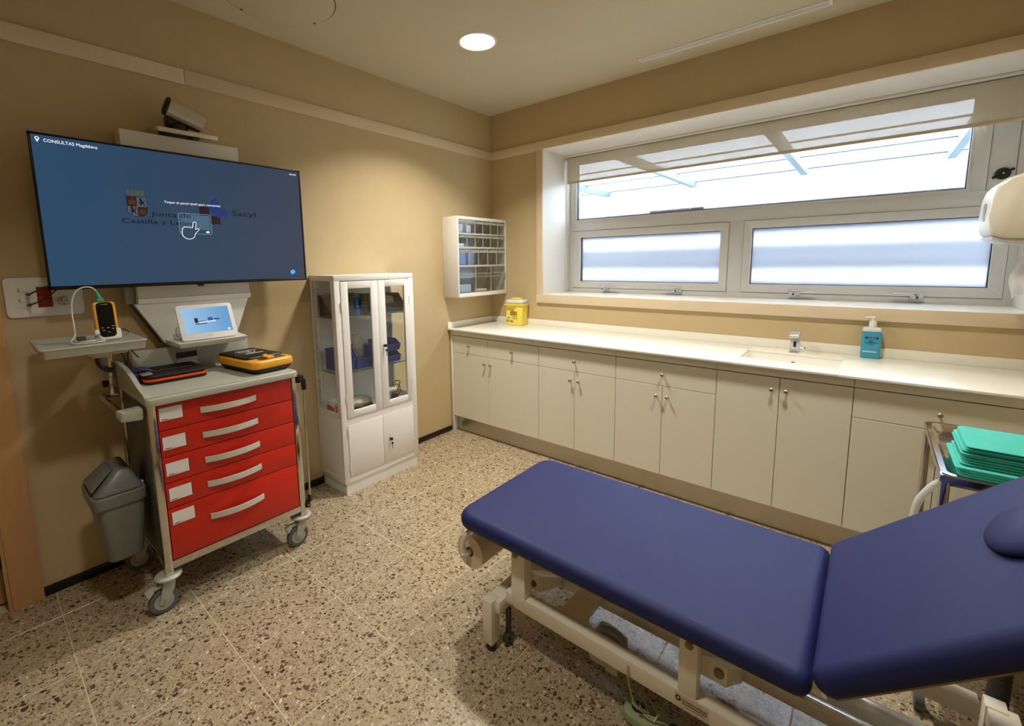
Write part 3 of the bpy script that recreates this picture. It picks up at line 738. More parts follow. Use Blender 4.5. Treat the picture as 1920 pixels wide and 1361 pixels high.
gdoor('lower_door', -1.7695, -1.5105, .1145, .4515, None, None, 'left solid lower door', -1.7705)
gdoor('lower_door', -1.5075, -1.2475, .1145, .4515, None, (-1.458, .273), 'right solid lower door with black key', -1.2465)

def pick_bin(loc, w, d, h, m, label, fl=.5, rz=0):
    """open-fronted picking bin; front towards +x"""
    x, y, z = loc; t = .003
    r = thing('storage_bin', loc, label, 'bin', 'storage bins in the medicine cabinet')
    obj('bin_shell', B().box(x - d / 2, x + d / 2, y - w / 2, y + w / 2, z, z + t).box(x - d / 2, x - d / 2 + t, y - w / 2, y + w / 2, z + t, z + h)
        .prism([(x - d / 2 + t, z + t), (x + d / 2, z + t), (x + d / 2 + .012, z + h * fl), (x + d / 2 - d * .22, z + h), (x - d / 2 + t, z + h)], 'y', y - w / 2, y - w / 2 + t)
        .prism([(x - d / 2 + t, z + t), (x + d / 2, z + t), (x + d / 2 + .012, z + h * fl), (x + d / 2 - d * .22, z + h), (x - d / 2 + t, z + h)], 'y', y + w / 2 - t, y + w / 2)
        .hexa([(x + d / 2 - t, y - w / 2, z + t), (x + d / 2, y - w / 2, z + t), (x + d / 2, y + w / 2, z + t), (x + d / 2 - t, y + w / 2, z + t), (x + d / 2 + .010, y - w / 2, z + h * fl), (x + d / 2 + .013, y - w / 2, z + h * fl), (x + d / 2 + .013, y + w / 2, z + h * fl), (x + d / 2 + .010, y + w / 2, z + h * fl)]), m, r)
    obj('front_lip', B().box(x + d / 2 + .009, x + d / 2 + .018, y - w / 2, y + w / 2, z + h * fl, z + h * fl + .004), m, r)
    obj('carry_rim', B().box(x - d / 2 - .003, x + d * .28, y - w / 2 - .003, y - w / 2, z + h - .006, z + h).box(x - d / 2 - .003, x + d * .28, y + w / 2, y + w / 2 + .003, z + h - .006, z + h), m, r)
    return r
T1 = 1.1253; T2 = .7793; T3 = .5003
pick_bin((.135, -1.655, T1), .24, .18, .135, navy_bin, 'large dark navy bin on the top glass shelf, left', .45)
pick_bin((.145, -1.355, T1), .19, .19, .125, navy_bin, 'dark navy bin on the top glass shelf, right, holding papers', .5)
pick_bin((.135, -1.705, T2), .10, .17, .135, blue_bin, 'blue bin on the middle shelf, nearest the left glass side', .5)
pick_bin((.14, -1.585, T2), .12, .18, .135, blue_bin, 'blue bin on the middle shelf behind the left door, with a clear bag', .5)
pick_bin((.145, -1.365, T2), .14, .17, .074, blue_bin, 'lower of two stacked blue bins on the middle shelf, right', .55)
pick_bin((.145, -1.365, T2 + .078), .14, .17, .074, blue_bin, 'upper of two stacked blue bins on the middle shelf, right', .55)
bp = thing('spray_bottle', (.246, -1.632, T1), 'small deep blue bottle on the top glass shelf', 'bottle')
deep = mat('deep_blue_plastic', (10, 70, 150), .25)
obj('bottle_body', B().lathe([(.016, 0), (.017, .004), (.017, .055), (.010, .068)], (.2445, -1.632, T1), 20), deep, bp)
obj('bottle_cap', B().lathe([(.010, 0), (.010, .012), (.007, .026), (.005, .036)], (.2445, -1.632, T1 + .0685), 16), deep, bp)
ppr = obj('paper_bundle', B().hexa([(.10, -1.43, T1 + .02), (.20, -1.43, T1 + .02), (.20, -1.29, T1 + .02), (.10, -1.29, T1 + .02), (.09, -1.42, T1 + .10), (.185, -1.40, T1 + .085), (.185, -1.30, T1 + .105), (.09, -1.29, T1 + .11)], .004), mat('crumpled_paper', (186, 174, 150), .8, noise=.2, nscale=30), at=(.15, -1.36, T1 + .02))
tag(ppr, 'crumpled paper bundle in the dark bin on the top shelf', 'paper')
bagm = B().ball((.165, -1.585, T2 + .135), .03, .042, .085, 18, 12)
for v in bagm.bm.verts:
    v.co += Vector((random.uniform(-.006, .006), random.uniform(-.007, .007), random.uniform(-.006, .006)))
    v.co.z += (v.co.y + 1.585) * -.5
tag(obj('plastic_bag', bagm, clear_bag, sharp=10, at=(.165, -1.585, T2 + .06)), 'crinkled clear plastic bag standing in the blue bin, middle shelf', 'bag')
bagm = B().ball((.165, -1.60, T3 + .045), .07, .10, .036, 20, 12)
for v in bagm.bm.verts: v.co += Vector((random.uniform(-.006, .006), random.uniform(-.007, .007), random.uniform(-.003, .004)))
tag(obj('plastic_bag', bagm, mat('bag_contents', (214, 208, 190), .35, noise=.2, nscale=30), sharp=10, at=(.165, -1.6, T3 + .01)), 'flat bag of dressings in a black dish at the cabinet floor', 'bag')
tag(obj('shallow_dish', B().lathe([(.05, 0), (.085, .004), (.098, .014), (.096, .016), (.083, .007), (.01, .004)], (.162, -1.6, T3 + .0002), 28), black_pl, at=(.16, -1.6, T3)), 'shallow black dish on the cabinet floor', 'dish')
dv = thing('corded_device', (.17, -1.33, T3), 'white and black handheld device with coiled cord on the cabinet floor', 'device')
obj('grip', B().box(.21, .24, -1.375, -1.325, T3 + .0005, T3 + .05, .008), black_pl, dv)
obj('head', B().cyl((.19, -1.40, T3 + .075), (.20, -1.32, T3 + .072), .018, 18), white_plastic, dv)
obj('cord', B().tube([(.21, -1.325, T3 + .05), (.2, -1.29, T3 + .09), (.19, -1.275, T3 + .118), (.19, -1.31, T3 + .125), (.2, -1.345, T3 + .105), (.2, -1.30, T3 + .10), (.2, -1.28, T3 + .06), (.21, -1.31, T3 + .02)], .003, 8), black_pl, dv)
obj('stand', B().tube([(.22, -1.35, T3 + .05), (.205, -1.36, T3 + .062)], .006, 8, 0), black_pl, dv)
redbox = mat('red_print', (200, 62, 44), .5)
for (x, y, rz, lb) in ((.095, -1.745, .3, 'small white and red medicine box behind the left glass side'), (.178, -1.735, .1, 'second white and red medicine box, nearer the cabinet front')):
    r = thing('medicine_box', (x, y, T3), lb, 'box', 'medicine boxes on the cabinet floor')
    obj('carton', B().box(x - .033, x + .033, y - .028, y + .028, T3 + .0005, T3 + .075, .001), white_plastic, r)
    flat('print', [[(x - .03, T3 + .006), (x + .03, T3 + .006), (x + .03, T3 + .03)] + [(x + .03 - .06 * k / 8, T3 + .03 + .022 * math.sin(PI * k / 16)) for k in range(1, 9)]], 'y', y - .0288, redbox, r)
    flat('print', [[(x - .028, T3 + .062), (x - .004, T3 + .062), (x - .004, T3 + .066), (x - .028, T3 + .066)]], 'y', y - .0288, redbox, r)
    flat('print', [[(y - .024, T3 + .004), (y + .02, T3 + .004), (y + .02, T3 + .06), (y - .024, T3 + .06)]], 'x', x + .0332, redbox, r)
    r.rotation_euler = (0, 0, rz)
#PART3
# ================================================================== SCREEN ON THE LEFT WALL
tv = thing('television', (.14, -2.465, 1.364), 'large black wall screen showing a dark blue welcome page', 'television')
ty0, ty1, tz0, tz1, tx = -3.017, -1.912, 1.364, 1.987, .17
obj('back_shell', B().box(.134, .158, ty0 + .01, ty1 - .01, tz0 + .012, tz1 - .006, .004).box(.112, .134, ty0 + .2, ty1 - .2, tz0 + .05, tz1 - .2, .004), black_pl, tv)
bz = obj('bezel', B().box(.158, tx, ty0, ty0 + .009, tz0, tz1, .001).box(.158, tx, ty1 - .009, ty1, tz0, tz1, .001).box(.158, tx, ty0, ty1, tz0, tz0 + .016, .001).box(.158, tx, ty0, ty1, tz1 - .009, tz1, .001), mat('black_bezel', (14, 14, 16), .3), tv)
obj('receiver', B().box(.15, .168, -2.478, -2.452, tz0 - .009, tz0 - .0005, .002), black_pl, bz)
def screen_mat(name, c0, c1, strength, y0, y1):
    # lit panel: horizontal shift of hue across the picture shown
    def b(n, l, out):
        p = n.new('ShaderNodeBsdfPrincipled'); l.new(p.outputs[0], out.inputs[0])
        tc = n.new('ShaderNodeTexCoord'); sp = n.new('ShaderNodeSeparateXYZ'); l.new(tc.outputs['Generated'], sp.inputs[0])
        nz = n.new('ShaderNodeTexNoise'); nz.inputs['Scale'].default_value = 3; l.new(tc.outputs['Generated'], nz.inputs[0])
        ad = n.new('ShaderNodeMath'); ad.operation = 'MULTIPLY_ADD'; ad.inputs[1].default_value = .15; l.new(nz.outputs['Fac'], ad.inputs[0]); l.new(sp.outputs['Y'], ad.inputs[2])
        r = n.new('ShaderNodeValToRGB'); l.new(ad.outputs[0], r.inputs[0])
        r.color_ramp.elements[0].color = lin(*c0); r.color_ramp.elements[1].color = lin(*c1)
        p.inputs['Base Color'].default_value = (.01, .01, .012, 1); p.inputs['Roughness'].default_value = .35
        l.new(r.outputs[0], p.inputs['Emission Color']); p.inputs['Emission Strength'].default_value = strength
    return shader_mat(name, b)
scr = obj('screen', B().box(.160, .1675, ty0 + .009, ty1 - .009, tz0 + .016, tz1 - .009), screen_mat('screen_blue', (36, 72, 102), (44, 58, 80), .8, ty0, ty1), tv)
def glow(name, c, e=.8):
    def b(n, l, out):
        p = n.new('ShaderNodeBsdfPrincipled'); l.new(p.outputs[0], out.inputs[0])
        p.inputs['Base Color'].default_value = (.01, .01, .012, 1); p.inputs['Roughness'].default_value = .4
        nz = n.new('ShaderNodeTexNoise'); nz.inputs['Scale'].default_value = 40
        mr = n.new('ShaderNodeMapRange'); mr.inputs[3].default_value = e * .95; mr.inputs[4].default_value = e * 1.05; l.new(nz.outputs['Fac'], mr.inputs[0])
        p.inputs['Emission Color'].default_value = lin(*c); l.new(mr.outputs[0], p.inputs['Emission Strength'])
    return shader_mat(name, b)
g_dark = glow('print_dark', (4, 8, 16), .5); g_white = glow('print_white', (236, 242, 248), 1.0); g_maroon = glow('print_maroon', (36, 18, 28), .7); g_blue = glow('print_blue', (22, 48, 104), .85)
g_red = glow('print_brown', (48, 20, 22), .8); g_gold = glow('print_gold', (88, 84, 66), .7); g_pale = glow('print_pale', (80, 92, 110), .7); g_panel = glow('print_panel', (74, 106, 132), .7)
SX = .1676
def T(s, y, z, h, m, w=None, al='LEFT', lift=.0012): return text('lettering', s, (SX, y, z), (0, 1, 0), (0, 0, 1), h, m, scr, w, lift, al)
def F(polys, m, lift=.0008, name='print'): return flat(name, polys, 'x', SX, m, scr, lift)
T('CONSULTAS Magdalena', -2.972, 1.953, .0125, g_white, .165)
F([circ(-2.99, 1.964, .0065)], g_white); F([[(-2.9955, 1.961), (-2.9845, 1.961), (-2.99, 1.949)]], g_white); F([circ(-2.99, 1.964, .0035)], g_dark, .0012)
T('00:00', -1.974, 1.956, .0085, g_white, .038)
T('Toque el panel táctil para comenzar', -2.587, 1.749, .0105, g_white, .242, lift=.003)
T('Junta de', -2.642, 1.686, .0205, g_dark, .160); T('Castilla y León', -2.752, 1.650, .0205, g_dark, .270)
T('Sacyl', -2.294, 1.710, .026, g_dark, .117)
# crest: crown, quartered shield with castles and lions
def sh(y, z): return (-2.727 + y * .072, 1.681 + z * .085)
F([[sh(0, 1), sh(.5, 1), sh(.5, .5), sh(0, .5)], [sh(.5, .5), sh(1, .5), sh(1, .22), sh(.9, .08), sh(.7, .01), sh(.5, 0)]], g_red)
F([[sh(.5, 1), sh(1, 1), sh(1, .5), sh(.5, .5)], [sh(0, .5), sh(.5, .5), sh(.5, 0), sh(.3, .01), sh(.1, .08), sh(0, .22)]], g_pale)
for oy, oz in ((.08, .6), (.58, .12)):
    F([[sh(oy, oz), sh(oy + .34, oz), sh(oy + .34, oz + .16), sh(oy, oz + .16)], [sh(oy + .02, oz + .16), sh(oy + .09, oz + .16), sh(oy + .09, oz + .24), sh(oy + .02, oz + .24)], [sh(oy + .13, oz + .16), sh(oy + .21, oz + .16), sh(oy + .21, oz + .30), sh(oy + .13, oz + .30)], [sh(oy + .25, oz + .16), sh(oy + .32, oz + .16), sh(oy + .32, oz + .24), sh(oy + .25, oz + .24)]], glow('print_ochre', (76, 42, 20), .8), .0012)
for oy, oz in ((.54, .55), (.06, .1)):
    q = lambda pts: [sh(oy + a, oz + b_) for a, b_ in pts]
    F([q([(.16, .10), (.28, .14), (.25, .30), (.17, .28)]), q([(.08, .28), (.20, .26), (.22, .38), (.12, .41)]), q([(.17, .10), (.08, .0), (.14, -.01), (.22, .10)]), q([(.24, .12), (.34, .0), (.39, .02), (.29, .16)]), q([(.16, .24), (.03, .2), (.04, .16), (.17, .19)]), q([(.18, .18), (.05, .1), (.08, .07), (.2, .14)]), q([(.27, .15), (.38, .24), (.34, .36), (.30, .35), (.33, .25), (.25, .19)])], g_dark, .0012)
F(ringpolys([sh(0, 1), sh(1, 1), sh(1, .22), sh(.9, .08), sh(.7, .01), sh(.5, 0), sh(.3, .01), sh(.1, .08), sh(0, .22)], .0014), g_dark, .0014)
F([[(-2.722, 1.773), (-2.660, 1.773), (-2.660, 1.779), (-2.722, 1.779)]] + [[(y, 1.779), (y + .006, 1.779), (y + .009, 1.792), (y + .003, 1.798), (y - .003, 1.792)] for y in (-2.722, -2.707, -2.6945, -2.682, -2.668)], g_gold)
# health service mark
F([[(-2.443, 1.702), (-2.443, 1.745), (-2.398, 1.745), (-2.398, 1.702)], [(-2.398, 1.702), (-2.352, 1.702), (-2.352, 1.662), (-2.398, 1.662)]], g_maroon)
bl_ = [(-2.356, 1.795), (-2.356, 1.746), (-2.33, 1.744)] + circ(-2.335, 1.7205, .025, .0235, 12, 75, -85) + [(-2.365, 1.700)] + circ(-2.357, 1.747, .043, .0475, 16, 262, 92)
F([bl_], g_blue, .0016); F(ringpolys(bl_, .0012), g_panel, .0014)
F([[(-2.526, 1.632), (-2.402, 1.632), (-2.402, 1.702), (-2.526, 1.702)]], g_panel, .0006)
F(ringpolys(circ(-2.527, 1.70, .007, .007, 4, 90, 180) + circ(-2.527, 1.618, .007, .007, 4, 180, 270) + circ(-2.403, 1.618, .007, .007, 4, 270, 360) + circ(-2.403, 1.70, .007, .007, 4, 0, 90), .0012), glow('print_line', (150, 176, 200), .8), .0018)
F([circ(-2.414, 1.621, .008, .0045, 14)], g_white, .002)
hand = [(-2.480, 1.640), (-2.4755, 1.665), (-2.4685, 1.669), (-2.463, 1.664), (-2.468, 1.633), (-2.456, 1.637), (-2.452, 1.632), (-2.470, 1.612)] + circ(-2.498, 1.611, .028, .026, 12, -30, -190) + [(-2.524, 1.632), (-2.513, 1.643), (-2.497, 1.641)]
F([hand], glow('print_hand', (46, 68, 92), .8), .0022); F(ringpolys(hand, .0022), g_white, .0026)
F([circ(-1.992, 1.412, .014, .014, 16, -10, 260)], glow('print_cyan', (70, 160, 240), 1), .001); F([circ(-1.998, 1.402, .010, .010, 14)], glow('print_deep', (16, 40, 150), 1), .0008)

# white casing behind and below the screen, with the control shelf
un = thing('wall_console', (.05, -2.465, 1.07), 'white wall console behind the screen with a small tablet shelf', 'console')
obj('upper_casing', B().box(.0005, .1, -2.712, -2.212, 1.305, 2.072, .002), white_metal, un)
obj('lower_lip', B().hexa([(.0005, -2.714, 1.279), (.105, -2.714, 1.279), (.105, -2.211, 1.279), (.0005, -2.211, 1.279), (.0005, -2.714, 1.3045), (.112, -2.714, 1.3045), (.112, -2.211, 1.3045), (.0005, -2.211, 1.3045)], .0015), white_metal, un)
obj('side_flange', B().box(.0005, .06, -2.752, -2.7145, 1.279, 1.36, .002), grey_pl, un)
obj('tapered_panel', B().hexa([(.016, -2.626, 1.082), (.1, -2.626, 1.082), (.1, -2.297, 1.082), (.016, -2.297, 1.082), (.016, -2.728, 1.2785), (.1, -2.728, 1.2785), (.1, -2.222, 1.2785), (.016, -2.222, 1.2785)], .0015), white_metal, un)
obj('edge_strip', B().hexa([(.034, -2.636, 1.082), (.062, -2.636, 1.082), (.062, -2.629, 1.082), (.034, -2.629, 1.082), (.034, -2.739, 1.2785), (.062, -2.739, 1.2785), (.062, -2.731, 1.2785), (.034, -2.731, 1.2785)]), dark_pl, un)
shf = obj('shelf', B().hexa([(.1005, -2.62, 1.072), (.285, -2.61, 1.072), (.285, -2.332, 1.072), (.1005, -2.305, 1.072), (.1005, -2.626, 1.10), (.308, -2.622, 1.098), (.308, -2.319, 1.098), (.1005, -2.297, 1.10)], .0015), white_metal, un)
obj('cable_cover', B().rslab(.12, .19, -2.6, -2.53, 1.1005, 1.13, .02, .01), white_plastic, un)
# tablet leaning on the shelf
tb_ = thing('tablet', (.28, -2.478, 1.1), 'white tablet with blue screen propped on the console shelf', 'tablet')
tw = .246; th = .182; lean = math.radians(24)
def tl(b):   # flat tablet in local y/z, front at x=0, leaned back about its foot
    return b.rot((0, 0, 0), 'Y', -lean).move(.285, -2.478, 1.1015)
def slabx(x0, x1, y0, y1, z0, z1, rc, rb): return B().rslab(y0, y1, z0, z1, x0, x1, rc, rb).rot((0, 0, 0), 'Z', PI / 2).rot((0, 0, 0), 'Y', PI / 2)
def plate(x0, x1, y0, y1, z0, z1, rc, rb):
    b = B().rslab(y0, y1, z0, z1, x0, x1, rc, rb)
    for v in b.bm.verts: v.co = Vector((v.co.z, v.co.x, v.co.y))
    return b
body = obj('tablet_body', tl(plate(-.012, 0, -tw / 2, tw / 2, .003, th, .014, .003)), white_plastic, tb_)
tscr = obj('tablet_screen', tl(B().box(-.001, .0006, -.104, .104, .034, .164)), screen_mat('tablet_blue', (150, 190, 220), (92, 150, 200), .85, 0, 1), tb_)
def tprint(polys, m, lift): return obj('print', tl(_fl(polys, lift)), m, tscr)
def _fl(polys, lift):
    b = B()
    for p in polys: b.prism(p, 'x', .0007, .0007 + lift)
    return b
g_tblue = glow('tablet_print_blue', (40, 84, 180), .8)
tprint([[(-.055, .088), (-.041, .088), (-.041, .112), (-.055, .112)]], g_dark, .0006)
tprint([[(.002, .092), (.012, .092), (.012, .110), (.002, .110)], circ(.015, .103, .011, .009, 14), circ(.016, .095, .010, .006, 14)], g_tblue, .0007)
tprint([[(-.036, .086), (.036, .090), (.036, .094), (-.036, .090)]], g_white, .0009)
tprint([[(-.055, .079), (-.004, .079), (-.004, .084), (-.055, .084)], [(-.037, .0915), (-.004, .0915), (-.004, .0955), (-.037, .0955)], [(.03, .096), (.054, .096), (.054, .104), (.03, .104)]], mat('tablet_print_grey', (70, 96, 120), .6), .0005)
tprint([circ(.087, .043, .006, .005, 12)], g_white, .0007)
obj('home_button', tl(B().lathe([(.007, 0), (.007, .0006)], (0, 0, .018), 16, 'x')), mat('ivory_button', (224, 220, 205), .3), tb_)
obj('stand', B().hexa([(.16, -2.52, 1.1005), (.255, -2.52, 1.1005), (.255, -2.43, 1.1005), (.16, -2.43, 1.1005), (.215, -2.51, 1.2), (.2265, -2.51, 1.2), (.2265, -2.44, 1.2), (.215, -2.44, 1.2)], .003), white_plastic, tb_)
obj('ring_hook', B().tube([(.20, -2.595, 1.115), (.19, -2.60, 1.14), (.2, -2.598, 1.16), (.215, -2.58, 1.165)], .0015, 6), steel, tb_)
# conference camera on top
cmx = .105
cc = thing('conference_camera', (.1, -2.44, 2.08), 'silver barrel conference camera on a thin shelf above the screen', 'camera')
obj('mount_plate', B().hexa([(.03, -2.578, 2.102), (.15, -2.574, 2.080), (.15, -2.325, 2.080), (.03, -2.318, 2.102), (.03, -2.594, 2.112), (.155, -2.582, 2.099), (.155, -2.322, 2.099), (.03, -2.31, 2.112)], .0015), mat('silver_plate', (214, 206, 190), .35, metal=.3), cc)
obj('clamp', B().box(.04, .1, -2.55, -2.42, 2.0725, 2.1, .002).box(.06, .13, -2.43, -2.40, 2.0725, 2.09, .002), black_pl, cc)
obj('swivel_base', B().lathe([(.042, 0), (.042, .02), (.034, .03)], (.1, -2.48, 2.106), 24).box(.07, .13, -2.53, -2.45, 2.12, 2.165, .006), black_pl, cc)
obj('yoke', B().hexa([(.08, -2.525, 2.145), (.125, -2.525, 2.145), (.125, -2.385, 2.118), (.08, -2.385, 2.118), (.08, -2.53, 2.185), (.125, -2.53, 2.185), (.125, -2.38, 2.135), (.08, -2.38, 2.135)], .004), black_pl, cc)
a0 = Vector((.135, -2.524, 2.200)); a1 = Vector((.145, -2.382, 2.152))
obj('barrel', B().cyl(a0, a1, .041, 32), mat('silver_barrel', (206, 200, 188), .32, metal=.5), cc)
ax = (a1 - a0).normalized()
obj('lens_cap', B().cyl(a0 - ax * .012, a0 + ax * .001, .042, 32).cyl(a0 - ax * .016, a0 - ax * .012, .032, 32), black_pl, cc)

# wall socket plate with plugs and cables
sp_ = thing('socket_plate', (.006, -3.016, 1.33), 'white wall plate with data ports, a red socket and a white socket', 'socket')
obj('cover_plate', plate(.0005, .012, -3.137, -2.893, 1.249, 1.416, .018, .004), white_plastic, sp_)
for z in (1.288, 1.332):
    dm = obj('data_module', B().box(.011, .0145, -3.098, -3.05, z, z + .041, .001), white_plastic, sp_)
    obj('module_slot', B().box(.0144, .0150, -3.096, -3.0935, z + .026, z + .039).box(.0144, .0148, -3.096, -3.052, z + .0245, z + .0255), dark_pl, dm)
    obj('data_plug', B().box(.0146, .040, -3.075, -3.062, z + .008, z + .020, .002), mat('grey_plug', (110, 108, 100), .5), dm)
obj('red_socket', B().box(.011, .0145, -3.041, -2.995, 1.288, 1.332, .001).box(.011, .0145, -3.041, -2.995, 1.333, 1.376, .001).lathe([(.019, .0145), (.019, .0165), (.016, .0165)], (0, -3.018, 1.310), 24, 'x').lathe([(.019, .0145), (.019, .0165), (.016, .0165)], (0, -3.018, 1.354), 24, 'x'), red_dark, sp_)
ws_ = obj('white_socket', B().box(.011, .0145, -2.983, -2.938, 1.288, 1.332, .001).box(.011, .0145, -2.983, -2.938, 1.333, 1.376, .001).lathe([(.019, .0145), (.019, .017), (.0165, .017)], (0, -2.96, 1.354), 24, 'x'), white_plastic, sp_)
pg = thing('power_plug', (.03, -2.962, 1.31), 'round pale grey power plug in the white wall socket', 'plug')
obj('plug_body', B().lathe([(.018, 0), (.019, .006), (.018, .03), (.012, .034)], (.0148, -2.962, 1.310), 24, 'x'), mat('pale_grey_plug', (190, 188, 176), .45), pg)
for k in range(3):
    a = k * 2.1 + .5
    obj('recess', B().cyl((.0485, -2.962 + .010 * math.cos(a), 1.31 + .010 * math.sin(a)), (.0496, -2.962 + .010 * math.cos(a), 1.31 + .010 * math.sin(a)), .0028, 8), dark_pl, pg)
dc = mat('dark_cable', (48, 44, 40), .5)
tag(obj('network_cable', B().tube([(.0405, -3.0685, 1.346), (.07, -3.06, 1.352), (.085, -3.035, 1.368), (.09, -3.0, 1.385), (.085, -2.96, 1.42)], .003, 8), dc, at=(.06, -3.05, 1.35)), 'dark cable from the upper data port up behind the screen', 'cable', 'data cables at the wall plate')
tag(obj('network_cable', B().tube([(.0405, -3.0685, 1.302), (.075, -3.06, 1.308), (.09, -3.03, 1.325), (.09, -3.0, 1.35), (.08, -2.94, 1.40)], .003, 8), dc, at=(.06, -3.05, 1.3)), 'dark cable from the lower data port up behind the screen', 'cable', 'data cables at the wall plate')
#PART4
# ================================================================== RED EMERGENCY CART
ct = thing('emergency_cart', (.3, -2.51, 0), 'red five-drawer emergency cart with grey top and chrome frame', 'cart')
cy0, cy1, cxf, cxb = -2.82, -2.204, .56, .065
obj('cabinet_shell', B().box(cxb + .03, cxf - .022, cy0 + .006, cy1 - .006, .196, .895, .002), mat('cart_side_grey', (84, 84, 76), .45), ct)
for y in (cy0, cy1 - .028):
    for x in (cxf - .030, cxb):
        obj('post', B().box(x, x + .030, y, y + .028, .165, .9, .002), steel_shiny, ct)
obj('bottom_rail', B().box(cxf - .02, cxf - .001, cy0 + .028, cy1 - .028, .188, .2215, .001), steel_shiny, ct)
obj('bottom_rail', B().box(cxb + .030, cxf - .03, cy0 + .002, cy0 + .02, .188, .2215, .001).box(cxb + .030, cxf - .03, cy1 - .02, cy1 - .002, .188, .2215, .001), steel_shiny, ct)
zs = [.2235, .4505, .5625, .674, .788, .8965]
hm = mat('handle_grey', (196, 198, 184), .4)
for k in range(5):
    z0, z1 = zs[k] + .0015, zs[k + 1] - .0015
    d = obj('drawer', B().box(cxf - .021, cxf, cy0 + .0315, cy1 - .0315, z0, z1, .0015), red_m, ct)
    hz = z1 - .048 if k else .353
    hz = (.3525, .497 + .0065, .6155, .729, .8405)[k]
    # bowed handle: thin strip curving forward in the middle
    n = 12; b = B(); prev = None
    y0h, y1h = -2.637, -2.407
    for i in range(n + 1):
        t = i / n; y = y0h + (y1h - y0h) * t; x = .566 + .026 * math.sin(PI * t) ** .8
        cur = [b.bm.verts.new(p) for p in ((x - .006, y, hz - .012), (x, y, hz - .012), (x, y, hz + .013), (x - .006, y, hz + .013))]
        if prev:
            for q in range(4): b.bm.faces.new([prev[q], prev[(q + 1) % 4], cur[(q + 1) % 4], cur[q]])
        else: b.bm.faces.new(cur[::-1])
        prev = cur
    b.bm.faces.new(prev)
    obj('handle', b, hm, d, sharp=40)
    lz1 = (.4345, .5405, .650, .763, .8865)[k] - .003
    ly = -2.783 + .0015 * (4 - k)
    lh = obj('label_holder', B().box(cxf, cxf + .0016, ly - .002, ly + .086, lz1 - .057, lz1 + .002, .0005), clear_pl, d)
    obj('label_card', B().box(cxf + .0004, cxf + .0024, ly, ly + .081, lz1 - .054, lz1), mat('label_card', (226, 222, 220), .6), d)
    obj('print', B().box(cxf + .0024, cxf + .0028, ly + .006, ly + .026, lz1 - .0505, lz1 - .0475).box(cxf + .0024, cxf + .0028, ly + .027, ly + .04, lz1 - .0495, lz1 - .0485), ink, d)
# top tray with raised ends and back
tpx0, tpx1, tpy0, tpy1 = .05, .592, -2.828, -2.209
obj('top_tray', B().rslab(tpx0, tpx1, tpy0, tpy1, .902, .9345, .022, .008), grey_pl, ct)
obj('front_rim', B().box(tpx1 - .03, tpx1 - .012, tpy0 + .02, tpy1 - .02, .934, .9385, .002), grey_pl, ct)
def wing(y0, y1):
    pr = [(tpx1 - .012, .93), (tpx1 - .010, .942), (tpx1 - .04, .952), (.46, .972), (.38, .998), (.28, 1.017), (.18, 1.026), (.10, 1.028), (.062, 1.02), (.056, .93)]
    return B().prism(pr, 'y', y0, y1, .004)
obj('end_wing', wing(tpy0 - .001, tpy0 + .017), grey_pl, ct)
bkp = B()
# back panel with a slot handle hole: pieces around the opening
Ys, Ye = -2.58, -2.487; Zs, Ze = .992, 1.022
bx = (.064, .078)
bkp.box(*bx, -2.76, Ys, .93, 1.056, .002).box(*bx, Ye, -2.235, .93, 1.056, .002).box(*bx, Ys, Ye, .93, Zs, .001).box(*bx, Ys, Ye, Ze, 1.056, .001)
obj('back_panel', bkp, grey_pl, ct)
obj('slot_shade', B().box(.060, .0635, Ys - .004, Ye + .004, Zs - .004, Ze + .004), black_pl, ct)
obj('back_strut', B().box(.052, .062, -2.29, -2.262, .93, 1.078, .001), white_metal, ct)
# casters
def caster(x, y, trail, brake, face):
    R_ = .0535
    wy = y + trail
    c = obj('caster', B().lathe([(.046, 0), (.05, .006), (.05, .010), (.042, .016), (.016, .02)], (x, y, .146), 28), grey_pl, ct)
    obj('fork', B().prism([(y - .02, .146), (y + .022, .146), (y + .014, .10), (wy + .016, .05), (wy, .038), (wy - .018, .05), (y - .03, .11)], 'x', x + .016, x + .021, .001)
        .prism([(y - .02, .146), (y + .022, .146), (y + .014, .10), (wy + .016, .05), (wy, .038), (wy - .018, .05), (y - .03, .11)], 'x', x - .021, x - .016, .001)
        .box(x - .0155, x + .0155, y - .022, y + .02, .126, .1455, .003), grey_pl, c)
    obj('tyre', B().lathe([(.036, -.013), (R_ - .004, -.0135), (R_, -.009), (R_, .009), (R_ - .004, .0135), (.036, .013)], (x, wy, R_ + .0004), 36, 'x'), rubber, c)
    obj('wheel', B().lathe([(.01, -.0142), (.0355, -.0138), (.0355, .0138), (.01, .0142)], (x, wy, R_), 28, 'x'), mat('wheel_grey', (160, 164, 156), .45), c)
    obj('axle', B().cyl((x - .023, wy, R_), (x + .023, wy, R_), .007, 12), steel, c)
    if brake:
        obj('brake_pedal', B().hexa([(x - .014, wy - .052, .088), (x + .016, wy - .052, .088), (x + .016, wy - .03, .11), (x - .014, wy - .03, .11), (x - .014, wy - .062, .115), (x + .016, wy - .062, .115), (x + .016, wy - .034, .128), (x - .014, wy - .034, .128)], .003)
            .box(x - .011, x + .011, wy - .036, y - .01, .112, .126, .003), grey_pl, c)
caster(.528, -2.806, -.026, True, 1); caster(.528, -2.218, -.026, True, 1); caster(.10, -2.806, -.02, False, 1); caster(.10, -2.218, -.02, False, 1)
